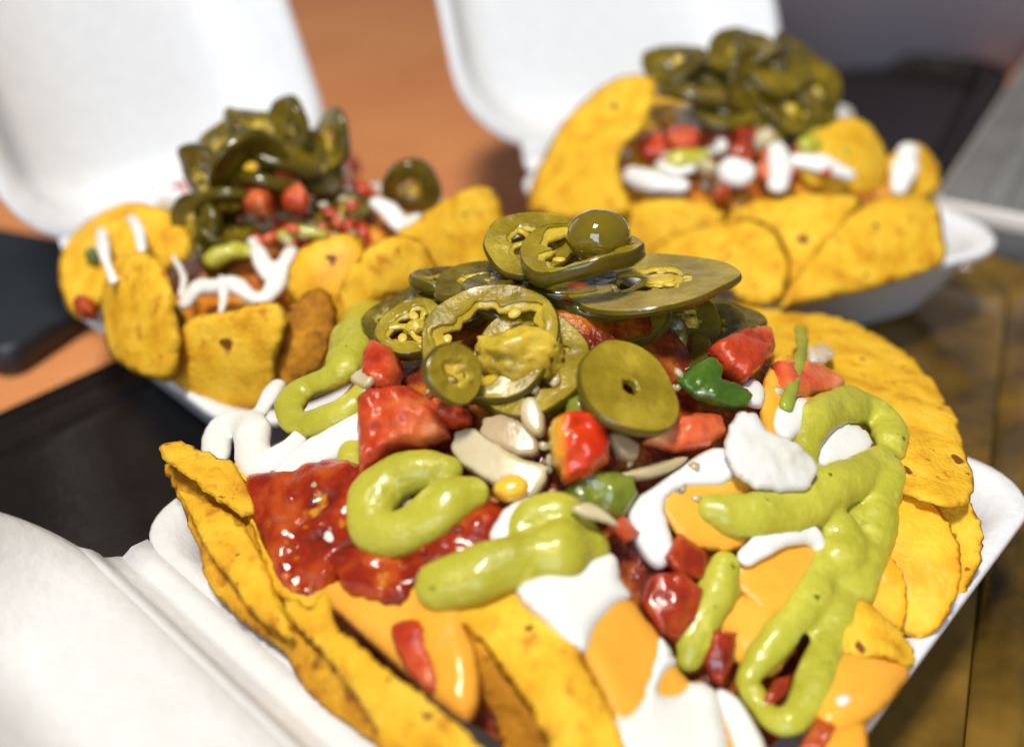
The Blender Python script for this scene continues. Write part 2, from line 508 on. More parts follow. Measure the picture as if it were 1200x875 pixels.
def strands(name, m, mound, paths, lift=.55, voxel=.055, seed=0, wob=.25, it=3, lumpy=.06, fine=.35, flat=None, rs=1.16):
    """squeezed-out sauce: each path is a list of (px, py, radius in px[, extra lift in cm])"""
    V, F = [], []
    flat = flat or (.62 if m == 'cream' else .66)
    for path in paths:
        pp = np.array([(*p, 0.0)[:4] for p in path], float)
        c = catmull(pp, 7, False)
        P = mound.hit(c[:, 0], c[:, 1])
        n = mound.out(P)
        dep = (P * np.array([0, CT, -ST])).sum(1) + CAM_H * ST
        r = np.maximum(c[:, 2], 2) * rs * dep / FPX
        r *= np.array([1 + wob * (noise.noise((q[0] * .9 + seed, q[1] * .9, q[2] * .9)) + .5 * noise.noise((q[0] * 2.4, q[1] * 2.4 + seed, q[2] * 2.4))) for q in P])
        kk = np.arange(len(r)); kk = np.minimum(kk, kk[::-1]) * 7.0      # ends run out thinner
        r *= .84 + .16 * np.clip(kk / 26.0, 0, 1)
        P = P + n * (r * lift * flat * .75 + c[:, 3])[:, None]
        for _ in range(2):
            P[1:-1] = (P[:-2] + 2 * P[1:-1] + P[2:]) / 4
        v, f = tube_geo(P, r, nrm=n, flat=flat)
        k = len(V)
        V += v; F += [tuple(i + k for i in q) for q in f]
    me = remeshed(name, V, F, voxel, it)
    nv = len(me.vertices)
    co = np.empty(nv * 3); me.vertices.foreach_get('co', co); co = co.reshape(-1, 3)
    no = np.empty(nv * 3); me.vertices.foreach_get('normal', no); no = no.reshape(-1, 3)
    amt = np.array([noise.noise((x * 120, y * 120, z * 120 + seed)) + fine * (.6 * noise.noise((x * 300, y * 300 + seed, z * 300)) + .3 * noise.noise((x * 800, y * 800 + seed, z * 800))) for x, y, z in co])
    me.vertices.foreach_set('co', (co + no * (amt * lumpy * U)[:, None]).ravel())
    me.update()
    return recentre(link(name, me, m))


def frame_from(px, py, z, a, b, ang, side):
    """disc that projects to an ellipse (a, b, ang in px/deg) centred at this pixel"""
    c = at(px, py, z)
    v = ORG - c; dist_ = np.linalg.norm(v); v /= dist_
    dep = c[1] * CT - (c[2] - CAM_H) * ST
    R = a * dep / FPX
    right = np.array([1, 0, 0.]); down = np.array([0, -ST, -CT])
    maj = right * math.cos(math.radians(ang)) + down * math.sin(math.radians(ang))
    maj -= v * (maj @ v); maj /= np.linalg.norm(maj)
    mnr = np.cross(v, maj)
    if mnr @ down > 0: mnr = -mnr                # pointing up in the picture
    cosf = min(.999, b / a); sinf = math.sqrt(1 - cosf * cosf)
    n = v * cosf + mnr * sinf * side              # side +1: the slice's face looks up, -1: down
    n /= np.linalg.norm(n)
    y = np.cross(n, maj)
    return c, maj, y, n, R


def jalapeno(px, py, z, a, b, ang=0, side=1, inner=.62, thick=.34, dark=False, label='', group=None, seed=0, lobes=3, seeds=3, core=0.0, arc=1.0, warp=.06, parts=True, ribs=0):
    """a pickled jalapeno slice: flesh ring, skin band, membrane, seeds"""
    rnd = random.Random(seed * 17 + 3)
    thick *= .82
    c, X, Y, n, R = frame_from(px, py, z, a, b, ang, side)
    root = bpy.data.objects.new('jalapeno_slice', None); COL.objects.link(root)
    root.empty_display_size = .005
    root.location = Vector((c - n * thick / 2) * U)
    tag(root, label, 'jalapeño slice', group)
    orig = c - n * thick / 2
    N_ = 56
    ph = rnd.uniform(0, 6.28); ph2 = rnd.uniform(0, 6.28)

    def W(rr, th, h):
        wz = warp * R * (math.cos(2 * th + ph2) + .5 * noise.noise((seed + rr / R * 2 * math.cos(th), rr / R * 2 * math.sin(th), 2))) * (rr / R) ** 2
        return c - orig + X * rr * math.cos(th) + Y * rr * math.sin(th) + n * (h + wz)
    closed = arc >= 1.0
    V, F, SV, SF = [], [], [], []
    prof = []
    for i in range(N_ + (0 if closed else 1)):
        th = 2 * math.pi * arc * i / N_
        ro = R * (1 + .035 * math.sin(2 * th + ph) + .02 * math.sin(3 * th + ph2) + .07 * noise.noise((seed * 1.7 + 1.3 * math.cos(th), 1.3 * math.sin(th), 4)))
        ri = R * inner * (1 + .12 * math.sin(lobes * th + ph) + .05 * math.sin((lobes * 2 + 1) * th + ph2) + .28 * noise.noise((seed * 3.1 + 1.6 * math.cos(th), 1.6 * math.sin(th), 2)) + .16 * noise.noise((seed + 4 * math.cos(th), 4 * math.sin(th), 7)))
        ri = min(ri, ro * .93); ri = max(ri, .04 * R)
        t2 = thick / 2; bv = min(.05, (ro - ri) * .2)
        ring = [(ri, -t2 + bv), (ri + bv, -t2), (ro - bv, -t2), (ro - .02, -t2 + bv * .7), (ro - .02, t2 - bv * .7), (ro - bv, t2),
                (ro * .7 + ri * .3, t2 - .015 + .03 * noise.noise((seed + 2 * math.cos(th), 2 * math.sin(th), 1))), (ro * .4 + ri * .6, t2 - .03 + .05 * noise.noise((seed + 3 * math.cos(th), 3 * math.sin(th), 5))), (ri + bv, t2 - .02), (ri, t2 - bv)]
        prof.append((ring, th, ro, ri))
        for (r_, h_) in ring: V.append(W(r_, th, h_))
        for (r_, h_) in [(ro - .055, -t2 + .002), (ro - .025, -t2 + .02), (ro + .000, -t2 + .08), (ro + .008, 0), (ro + .000, t2 - .08), (ro - .025, t2 - .02), (ro - .055, t2 - .002)]:
            SV.append(W(r_, th, h_))
    k, ks = 10, 7
    cnt = N_ if closed else N_
    tot = len(prof)
    for i in range(cnt):
        j = (i + 1) % tot
        for q in range(k):
            F.append((i * k + q, j * k + q, j * k + (q + 1) % k, i * k + (q + 1) % k))
        for q in range(ks - 1):
            SF.append((i * ks + q, j * ks + q, j * ks + q + 1, i * ks + q + 1))
    if not closed:
        F.append(tuple(range(k - 1, -1, -1))); F.append(tuple((tot - 1) * k + q for q in range(k)))
    me = mesh('flesh', V, F)
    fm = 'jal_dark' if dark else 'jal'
    bm = bmesh.new(); bm.from_mesh(me); bmesh.ops.recalc_face_normals(bm, faces=bm.faces)
    for e in bm.edges:
        if len(e.link_faces) == 2 and e.calc_face_angle(0) > .5: e.smooth = False
    bm.to_mesh(me); bm.free()
    link('flesh', me, fm, root)
    if parts:
        me = mesh('skin', SV, SF)
        bm = bmesh.new(); bm.from_mesh(me); bmesh.ops.recalc_face_normals(bm, faces=bm.faces); bm.to_mesh(me); bm.free()
        link('skin', me, 'jal_skin', root)
    if inner > .3 and parts:                     # paler, ragged inner wall
        V2, F2 = [], []
        for i in range(N_):
            ring, th, ro, ri = prof[i]
            dp = ri * (.10 + .12 * abs(noise.noise((seed * 2.3 + 3 * math.cos(th), 3 * math.sin(th), 3))) + .22 * max(0, noise.noise((seed + 1.5 * math.cos(th), 1.5 * math.sin(th), 9))))
            hh = thick * (.30 + .1 * noise.noise((seed + 4 * math.cos(th), 4 * math.sin(th), 6)))
            for (r_, h_) in [(ri + .05, -hh), (ri - dp, -hh * .6), (ri - dp * 1.15, 0), (ri - dp, hh * .6), (ri + .05, hh)]:
                V2.append(W(max(r_, .03), th, h_))
        for i in range(N_):
            j = (i + 1) % N_
            for q in range(4):
                F2.append((i * 5 + q, j * 5 + q, j * 5 + q + 1, i * 5 + q + 1))
        link('inner_wall', fixn(mesh('inner_wall', V2, F2)), 'membrane', root)
    if inner > .3 and ribs:                      # thin partitions from the wall to the middle
        for q in range(ribs):
            th0 = ph + 6.283 * q / ribs + rnd.uniform(-.4, .4)
            V2, F2 = [], []
            ri = R * inner * 1.05
            for i in range(9):
                rr = ri * i / 8
                wd = .05 + .07 * abs(i / 8 - .45) + .03 * noise.noise((seed + i * .7, q, 0)); hh = thick * (.32 - .08 * math.sin(i * .4))
                for (sx, sz) in ((-1, -1), (1, -1), (1, 1), (-1, 1)):
                    base = W(rr, th0 + .15 * math.sin(i * .6 + seed), sz * hh)
                    V2.append(base + (-X * math.sin(th0) + Y * math.cos(th0)) * sx * wd)
            for i in range(8):
                for k_ in range(4):
                    F2.append((i * 4 + k_, (i + 1) * 4 + k_, (i + 1) * 4 + (k_ + 1) % 4, i * 4 + (k_ + 1) % 4))
            F2.append((0, 1, 2, 3)); F2.append((35, 34, 33, 32))
            link('rib', fixn(mesh('rib', V2, F2)), 'membrane', root)
    if core:                                     # placenta in the middle with its seeds
        bm = bmesh.new(); bmesh.ops.create_icosphere(bm, subdivisions=4, radius=1)
        for v in bm.verts:
            p = v.co
            w = 1 + .22 * noise.noise(p * 2.1 + Vector((seed, 0, 0))) + .16 * noise.noise(p * 5.2 + Vector((0, seed, 0)))
            q = c - orig + X * (p.x * R * core * w + R * .12) + Y * p.y * R * core * .72 * w + n * p.z * thick * .62 * w
            v.co = Vector(q * U)
        me = bpy.data.meshes.new('membrane'); bm.to_mesh(me); bm.free()
        link('membrane', me, 'membrane', root)
    for s in range(seeds):
        th = rnd.uniform(0, 6.28); rr = R * (inner * rnd.uniform(.5, .95) if inner > .3 else rnd.uniform(.2, .4))
        bm = bmesh.new(); bmesh.ops.create_icosphere(bm, subdivisions=2, radius=1)
        an = rnd.uniform(0, 3.1)
        e1 = X * math.cos(an) + Y * math.sin(an); e2 = -X * math.sin(an) + Y * math.cos(an)
        h = thick * rnd.uniform(-.1, .4)
        base = W(rr, th, h)
        for v in bm.verts:
            p = v.co
            v.co = Vector((base + e1 * p.x * .15 + e2 * p.y * .11 + n * p.z * .05) * U)
        me = bpy.data.meshes.new('seed'); bm.to_mesh(me); bm.free()
        link('seed', me, 'seed', root)
    return root


def round_rect(hx, hy, r, nc=8, ns=6):
    P = []
    cs = [(hx - r, hy - r, 0), (-hx + r, hy - r, 90), (-hx + r, -hy + r, 180), (hx - r, -hy + r, 270)]
    for i, (x, y, a0) in enumerate(cs):
        for k in range(nc + 1):
            a = math.radians(a0 + 90 * k / nc)
            P.append((x + r * math.cos(a), y + r * math.sin(a)))
        x2, y2, a2 = cs[(i + 1) % 4]
        e = (x2 + r * math.cos(math.radians(a2)), y2 + r * math.sin(math.radians(a2)))
        s = P[-1]
        for k in range(1, ns):
            P.append((s[0] + (e[0] - s[0]) * k / ns, s[1] + (e[1] - s[1]) * k / ns))
    return P


def loft(loops, cap0=True, cap1=True):
    """loops: list of (hx, hy, corner radius, z[, ox, oy])"""
    V, F = [], []
    n = None
    for lp in loops:
        hx, hy, r, z = lp[:4]
        ox, oy = lp[4:] if len(lp) > 4 else (0, 0)
        q = round_rect(hx, hy, r); n = len(q)
        V += [(x + ox, y + oy, z) for x, y in q]
    for i in range(len(loops) - 1):
        for k in range(n):
            a, b = i * n + k, i * n + (k + 1) % n
            F.append((a, b, b + n, a + n))
    if cap0: F.append(tuple(range(n - 1, -1, -1)))
    if cap1: F.append(tuple((len(loops) - 1) * n + k for k in range(n)))
    return np.array(V, float), F


def placed(V, o, X, Y, Z):
    V = np.asarray(V, float)
    return np.asarray(o) + V[:, :1] * np.asarray(X) + V[:, 1:2] * np.asarray(Y) + V[:, 2:3] * np.asarray(Z)


def fixn(me):
    bm = bmesh.new(); bm.from_mesh(me); bmesh.ops.recalc_face_normals(bm, faces=bm.faces); bm.to_mesh(me); bm.free()
    return me


def foam_box(label, centre, ex, ey, hx, hy, open_deg, lid_len, rim=3.5, base=.45, corner=2.2, flange=0.9, lid_depth=2.0, lid_corner=2.6, lid_hx=None, lid_ox=0.0):
    """foam clamshell: ex runs along the hinge, ey from the hinge to the front; the lid rises at open_deg from the ground"""
    root = bpy.data.objects.new('foam_container', None); COL.objects.link(root)
    root.empty_display_size = .02
    tag(root, label, 'takeout box', 'white foam takeout boxes')
    O = np.array([*centre, 0.0])
    root.location = Vector((centre[0] * U, centre[1] * U, base * U))
    off = np.array([centre[0], centre[1], base])
    X, Y, Z = np.array([*ex, 0.]), np.array([*ey, 0.]), np.array([0, 0, 1.])
    s = 1.55
    loops = [(hx - s - 1.0, hy - s - 1.0, corner * .6, base + .28), (hx - s - .25, hy - s - .25, corner * .8, base + .30), (hx - s, hy - s, corner * .8, base + .55),
             (hx - .75, hy - .75, corner * .95, rim - .35), (hx - .45, hy - .45, corner, rim - .08), (hx - .30, hy - .30, corner, rim), (hx - .05, hy - .05, corner, rim),
             (hx, hy, corner, rim - .06), (hx, hy, corner, rim - .22), (hx - .06, hy - .06, corner, rim - .28), (hx - .35, hy - .35, corner, rim - .42),
             (hx - s + .05, hy - s + .05, corner * .8, base + .25), (hx - s - .2, hy - s - .2, corner * .8, base)]
    V, F = loft(loops)
    link('tray', fixn(mesh('tray', placed(V, O, X, Y, Z) - off, F)), 'foam', root)
    # hinge: a flat band with two pressed folds
    L = hx - corner * .55
    prof = [(-hy + .12, rim - .03), (-hy - .25, rim - .0), (-hy - .42, rim - .10), (-hy - .50, rim - .13), (-hy - .60, rim - .05), (-hy - .75, rim + .02)]
    a = math.radians(open_deg)
    wv = -Y * math.cos(a) + Z * math.sin(a)            # from the hinge outwards along the lid
    nv = Y * math.sin(a) + Z * math.cos(a)             # the lid's inner side
    h0 = O + Y * (-hy - .75) + Z * (rim + .02)
    for (w, nn) in [(.18, -.05), (.32, .02), (.55, .05), (flange, .03)]:
        q = h0 + wv * w + nv * nn - O
        prof.append((q @ Y, q[2]))
    pv, pf = [], []
    ns = 14
    for i in range(ns + 1):
        x = -L + 2 * L * i / ns
        for (y, z) in prof: pv.append((x, y, z))
        for (y, z) in prof[::-1]: pv.append((x, y - .02 + .0, z - .20))
    k = len(prof) * 2
    for i in range(ns):
        for q in range(k):
            pf.append((i * k + q, (i + 1) * k + q, (i + 1) * k + (q + 1) % k, i * k + (q + 1) % k))
    pf.append(tuple(range(k))); pf.append(tuple(ns * k + q for q in range(k))[::-1])
    link('hinge', fixn(mesh('hinge', placed(pv, O, X, Y, Z) - off, pf)), 'foam', root)
    # lid
    ly = lid_len / 2
    lc = lid_corner
    D = lid_depth
    ll = [(hx - 2.6, ly - 2.6, lc * .6, -D + .0), (hx - 2.0, ly - 2.0, lc * .8, -D + .02), (hx - 1.6, ly - 1.6, lc * .85, -D + .35), (hx - .85, ly - .85, lc * .95, -.35), (hx - .5, ly - .5, lc, -.06), (hx - .3, ly - .3, lc, .0),
          (hx - .05, ly - .05, lc, 0), (hx, ly, lc, -.06), (hx, ly, lc, -.20), (hx - .08, ly - .08, lc, -.26), (hx - .5, ly - .5, lc, -.40), (hx - 1.35, ly - 1.35, lc * .85, -D + .1), (hx - 1.8, ly - 1.8, lc * .8, -D - .25)]
    if lid_hx:
        ll = [(l[0] + lid_hx - hx, *l[1:]) for l in ll]
    V, F = loft(ll)
    lo = h0 + wv * (ly + .55) + nv * .03 + X * lid_ox
    link('lid', fixn(mesh('lid', placed(V, lo, X, wv, nv) - off, F)), 'foam', root)
    return root


# ------------------------------------------------------------------ setting
def unit(x, y):
    n = math.hypot(x, y); return np.array([x / n, y / n])


V, F = loft([(150, 150, 3, 0), (150, 150, 3, -3)])
t = link('table', fixn(mesh('table', V + np.array([0, 60, 0]), F)), 'table', smooth=False)
tag(t, 'orange brown laminate table top under the boxes', None, kind='structure')


def serving_tray(label, c, d, hl, hw, m, rimw=2.4, floor=.25, rimh=.9):
    d = unit(*d); p = np.array([d[1], -d[0]])
    X, Y, Z = np.array([*p, 0]), np.array([*d, 0]), np.array([0, 0, 1.])
    root = bpy.data.objects.new('serving_tray', None); COL.objects.link(root); root.empty_display_size = .02
    root.location = (c[0] * U, c[1] * U, 0)
    tag(root, label, 'tray', 'plastic serving trays')
    V, F = loft([(hw - .6, hl - .6, 1.4, .02), (hw - .2, hl - .2, 1.6, floor + .05), (hw, hl, 1.8, floor + .0), (hw - .1, hl - .1, 1.8, floor + .08), (hw - .4, hl - .4, 1.6, floor + .10), (hw - .8, hl - .8, 1.4, floor)], True, True)
    link('floor', fixn(mesh('floor', placed(V, (0, 0, 0), X, Y, Z), F)), m, root)
    prof = [(0, floor - .02), (.12, floor + .12), (.35, floor + .18), (.55, rimh - .1), (.8, rimh), (1.0, rimh), (1.12, rimh - .28), (1.3, rimh - .30), (1.42, rimh - .02), (1.6, rimh), (1.7, rimh - .18), (1.85, rimh - .18), (1.95, rimh), (rimw - .3, rimh + .02), (rimw, rimh - .1), (rimw + .05, rimh - .3), (rimw - .05, .03), (0.05, .01)]
    lp = [(hw + x, hl + x, 1.8 + x * .6, z) for x, z in prof]
    V, F = loft(lp, False, False)
    link('rim', fixn(mesh('rim', placed(V, (0, 0, 0), X, Y, Z), F)), m, root)
    return root


serving_tray('black plastic tray under the left edge of the front box', (-10.6, 20.8), (.63, .78), 13.0, 5.6, 'tray_black', rimw=2.2, floor=.3, rimh=.5)
serving_tray('glossy dark tray with warm reflection painted into its colour, under the right side of the front box', (8.0, 24.0), (.42, .90), 16.0, 5.8, 'tray_warm_reflection', rimw=4.0, floor=.3, rimh=.7)


def slab_thing(name, label, cat, corner, d, length, width, z0, z1, m, edge_m=None):
    d = unit(*d); p = np.array([d[1], -d[0]])
    c = np.array(corner) + d * length / 2 + p * width / 2
    X, Y, Z = np.array([*p, 0]), np.array([*d, 0]), np.array([0, 0, 1.])
    hw, hl = width / 2, length / 2
    root = bpy.data.objects.new(name, None); COL.objects.link(root); root.empty_display_size = .02
    root.location = (c[0] * U, c[1] * U, z0 * U)
    V, F = loft([(hw - .3, hl - .3, .5, 0), (hw, hl, .6, .2), (hw, hl, .6, z1 - z0 - .25), (hw - .1, hl - .1, .6, z1 - z0 - .05), (hw - .3, hl - .3, .5, z1 - z0)])
    link('body', fixn(mesh('body', placed(V, (0, 0, 0), X, Y, Z), F)), m, root)
    if edge_m:
        V, F = loft([(hw + .06, hl + .06, .6, z1 - z0 - .75), (hw + .08, hl + .08, .6, z1 - z0 - .70), (hw + .08, hl + .08, .6, z1 - z0 - .15), (hw - .1, hl - .1, .6, z1 - z0 - .03)], False, False)
        link('edge_band', fixn(mesh('edge_band', placed(V, (0, 0, 0), X, Y, Z), F)), edge_m, root)
        for k in range(3):
            V, F = loft([(.5, hl - 1.0, .3, 0), (.42, hl - 1.1, .28, .10)])
            V = V + np.array([-hw + 2.2 + 3.2 * k, 0, z1 - z0 + .001])
            link('rib', fixn(mesh('rib', placed(V, (0, 0, 0), X, Y, Z), F)), m, root)
    return tag(root, label, cat)


slab_thing('grey_case', 'flat grey case with pale edge at the far right', 'case', (17.4, 38.6), (.52, .85), 40, 24, .02, 2.6, 'slab', 'pale_edge')
serving_tray('empty black tray behind the right rear box', (19.0, 58.0), (.48, .87), 10.5, 6.5, 'tray_black', rimw=1.6, floor=.25, rimh=1.2)
slab_thing('dark_panel', 'dark grey upright panel behind the far right tray', 'panel', (14, 67), (0, 1), 6, 70, .02, 30, 'panel')
slab_thing('navy_case', 'dark navy flat case at the left edge beside the orange table', 'case', (-30, 33.5), (.35, .94), 8, 14, .02, 1.2, 'navy')

# ------------------------------------------------------------------ the three foam boxes
foam_box('nearest white foam box with its lid open at lower left', (1.93, 17.8), (.735, -.678), (.678, .735), 7.4, 7.7, 48, 14.5, corner=1.5, lid_corner=1.6)
foam_box('white foam box at the left rear with tall bluish lid', (-5.95, 29.55), (.71, .704), (.704, -.71), 7.0, 6.15, 66, 14.5, lid_depth=3.2, lid_hx=6.4, lid_ox=-.6)
foam_box('white foam box at the right rear with its lid behind the nachos', (8.9, 35.6), (.91, .414), (.414, -.91), 6.9, 6.9, 62, 13.0, lid_corner=3.6, lid_depth=2.8, lid_hx=8.2, lid_ox=.1)

# ------------------------------------------------------------------ front heap
FRONT = Mound(3.1, (1.2, 19.4), 4.6, 5.5, 4.6, [(3.2, 12.6, -.8, 1.2), (8.3, 14.0, -.9, 1.8), (-.2, 12.2, .7, 1.6), (1.2, 18.2, .5, 1.5), (1.8, 19.8, .5, 1.6)])


def mz(px, py, dz=-.12, mound=None):
    return (px, py, float((mound or FRONT).hit(px, py)[0][2]) + dz)



def heap(label, mound, centre, ex, ey, hx, hy, drop, m='filling'):
    n = 70
    X, Y = np.array([*ex]), np.array([*ey])
    V, F = [], []
    for i in range(n + 1):
        for j in range(n + 1):
            a, b = -1 + 2 * i / n, -1 + 2 * j / n
            # square to rounded square
            sa = a * math.sqrt(max(0, 1 - .35 * b * b)); sb = b * math.sqrt(max(0, 1 - .35 * a * a))
            x, y = np.array(centre) + X * sa * hx + Y * sb * hy
            z = float(mound.h(np.array(x), np.array(y))) - drop + .10 * noise.noise((x * 1.2, y * 1.2, 0)) + .06 * noise.noise((x * 3, y * 3, 4))
            e = max(abs(a), abs(b)); z -= max(0, e - .8) * 5 * .8
            V.append((x, y, max(z, 1.0)))
    for i in range(n):
        for j in range(n):
            k = i * (n + 1) + j
            F.append((k, k + n + 1, k + n + 2, k + 1))
    o = recentre(link('nacho_filling', fixn(mesh('nacho_filling', V, F)), m))
    o['kind'] = 'stuff'
    return tag(o, label, 'filling')


heap('saucy red and orange filling heaped in the front box', FRONT, (1.93, 17.8), (.735, -.678), (.678, .735), 6.3, 6.6, .22)

GC = 'chips in the front box'
chip('tortilla_chip', [(187, 522), (208, 517), (245, 535), (278, 552), (300, 600), (270, 600), (225, 566), (196, 546)], [(187, 522, 5.2), mz(290, 600, .25), mz(300, 540, .0)], .1, .14, seed=1, step=6,
     label='topmost thin chip with its tip at the far left, above the salsa', group=GC)
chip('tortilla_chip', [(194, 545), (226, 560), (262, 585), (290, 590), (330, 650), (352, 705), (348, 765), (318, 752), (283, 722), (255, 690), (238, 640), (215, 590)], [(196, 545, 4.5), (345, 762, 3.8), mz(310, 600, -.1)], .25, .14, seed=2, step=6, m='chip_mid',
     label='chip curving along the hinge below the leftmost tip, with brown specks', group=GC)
chip('tortilla_chip', [(276, 545), (300, 552), (400, 560), (460, 620), (440, 690), (372, 712), (328, 700), (310, 660), (292, 610)], [mz(280, 550, .15), mz(330, 695, .15), mz(440, 620, -.25)], .05, .14, seed=3, step=6,
     label='chip holding the pool of red salsa at left', group=GC)
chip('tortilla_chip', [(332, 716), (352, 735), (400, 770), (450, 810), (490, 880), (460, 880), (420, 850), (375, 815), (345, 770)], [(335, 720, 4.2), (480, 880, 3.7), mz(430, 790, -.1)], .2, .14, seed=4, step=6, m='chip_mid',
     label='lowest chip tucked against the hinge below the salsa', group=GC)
chip('tortilla_chip', [(212, 575), (240, 588), (290, 620), (325, 690), (345, 745), (330, 745), (296, 716), (262, 668), (232, 620)], [(215, 575, 4.8), (340, 745, 4.35), mz(310, 640, .15)], .2, .13, seed=21, step=6,
     label='narrow bright chip layered between the shade-painted left chip and the salsa', group=GC)
chip('tortilla_chip', [(333, 708), (350, 702), (364, 712), (372, 700), (380, 692), (390, 704), (400, 735), (452, 775), (520, 828), (575, 880), (600, 915), (480, 915), (440, 835), (395, 775), (355, 735)], [mz(345, 705, .35), mz(560, 875, .3), mz(450, 820, .1)], .2, .14, seed=5, step=6,
     label='long thick edged chip running down to the bottom edge at lower left', group=GC)
chip('tortilla_chip', [(528, 726), (556, 742), (600, 800), (640, 850), (690, 920), (600, 920), (585, 860), (560, 800)], [mz(530, 726, 0), mz(650, 900, -.2), mz(575, 830, -.4)], .0, .14, m='chip_dark', seed=6, step=6,
     label='chip side with its shade painted brown, facing the cheese at bottom centre', group=GC)
chip('tortilla_chip', [(520, 716), (560, 700), (622, 690), (655, 728), (690, 790), (725, 860), (745, 925), (672, 925), (630, 850), (590, 790), (555, 745)], [mz(520, 716, .1), mz(720, 880, .25), mz(660, 720, .05)], .25, .14, seed=7, step=6,
     label='broad yellow chip at bottom centre beside the white cream', group=GC)
chip('tortilla_chip', [(840, 352), (880, 362), (930, 368), (985, 378), (1040, 405), (1080, 440), (1108, 485), (1130, 540), (1137, 588), (1100, 600), (1020, 560), (960, 520), (900, 470), (850, 400)], [mz(890, 366, .05), (1132, 575, 4.6), mz(960, 500, -1.0)], .3, .14, seed=8, step=7,
     label='big round chip standing at the right rear of the front box', group=GC)
chip('tortilla_chip', [(1040, 530), (1070, 540), (1100, 562), (1130, 590), (1148, 628), (1144, 672), (1122, 702), (1085, 690), (1050, 600)], [mz(1050, 540, -.1), (1146, 640, 3.9), mz(1080, 680, -.2)], .25, .14, seed=9, step=6,
     label='chip leaning on the right inner wall, half hidden by another chip', group=GC)
chip('tortilla_chip', [(1040, 555), (1066, 570), (1094, 598), (1118, 640), (1122, 690), (1104, 732), (1078, 750), (1045, 735), (1015, 690), (1010, 620)], [mz(1050, 560, 0), (1118, 700, 3.8), mz(1020, 680, -.15)], .3, .14, seed=10, step=6, m='chip_glazed',
     label='smooth rounded chip with a dark speck beside the green drizzle at right', group=GC)
chip('tortilla_chip', [(1005, 640), (1030, 640), (1048, 662), (1058, 700), (1056, 738), (1030, 745), (1000, 720)], [mz(1020, 640, .1), mz(1056, 735, .3), mz(1005, 715, 0)], .2, .14, seed=11, step=5, m='chip_glazed',
     label='small sauce coated chip between green drizzle and the smooth rounded chip', group=GC)
chip('tortilla_chip', [(985, 722), (1005, 705), (1030, 722), (1058, 748), (1070, 768), (1062, 785), (1030, 775), (990, 772), (975, 750)], [mz(1000, 708, .3), mz(1066, 778, .3), mz(985, 770, .2)], .2, .14, seed=12, step=5,
     label='broken chip corner above the cheese pool near the right rim', group=GC)

# sauces
C_, S_, T_ = 'cheese sauce', 'salsa', 'tomato'


def b(name, m, outline, label, cat, mound=FRONT, group=None, **k):
    return tag(blob(name, m, outline, mound, **k), label, cat, group)


b('cheese_sauce', 'cheese', [(352, 690), (368, 668), (395, 668), (420, 690), (470, 660), (540, 645), (590, 650), (590, 700), (545, 720), (560, 770), (562, 820), (548, 846), (520, 830), (480, 795), (430, 750), (390, 715)], 'orange cheese sauce running down between chips at lower left', C_, thick=.22, edge=.35, wob=.3, seed=1)
b('red_salsa', 'salsa', [(288, 568), (330, 552), (380, 540), (425, 545), (452, 590), (440, 640), (405, 655), (398, 685), (365, 705), (335, 695), (312, 650)], 'pool of dark red salsa at the left beside white cream', S_, thick=.28, edge=.35, wob=.55, wobs=1.6, jag=2, lift=.12, seed=2)
b('red_salsa', 'salsa', [(430, 655), (470, 625), (520, 600), (580, 590), (592, 615), (570, 650), (520, 662), (470, 672)], 'dark red salsa showing between the two front green drizzles', S_, thick=.24, edge=.35, wob=.55, wobs=1.6, jag=3, lift=.08, seed=3)
b('red_salsa', 'salsa', [(388, 640), (425, 632), (470, 655), (505, 662), (490, 690), (472, 712), (436, 704), (404, 692)], 'small salsa patch on the cheese below the lower white dollop', S_, thick=.13, edge=.3, wob=.8, wobs=2.5, lift=.2, seed=4, jag=5)
b('tomato_piece', 'tomato', [(462, 738), (495, 728), (508, 765), (516, 812), (496, 806), (472, 775)], 'bright red tomato strip sunk in cheese sauce at lower left', T_, thick=.12, edge=.25, lift=.2, wob=.4, wobs=2.5, seed=5, jag=2.5)
b('cheese_sauce', 'cheese', [(970, 772), (1010, 765), (1062, 782), (1050, 815), (1020, 845), (985, 862), (955, 850), (955, 800)], 'smooth orange cheese pool against the right rim', C_, thick=.3, edge=.5, lift=.15, seed=6)
b('cheese_sauce', 'cheese', [(826, 714), (860, 696), (912, 712), (935, 750), (905, 792), (868, 782), (845, 752)], 'orange cheese blob in the hollow between green strands', C_, thick=.18, edge=.4, lift=-.04, seed=7, jag=3)
b('cheese_sauce', 'cheese', [(905, 420), (940, 425), (955, 470), (935, 520), (905, 530), (890, 480)], 'orange cheese patch behind the thin green stem', C_, thick=.2, edge=.25, seed=8)
b('cheese_sauce', 'cheese', [(960, 860), (1010, 840), (1010, 905), (930, 905)], 'cheese at the very bottom edge near the right rim', C_, thick=.25, edge=.3, seed=9)

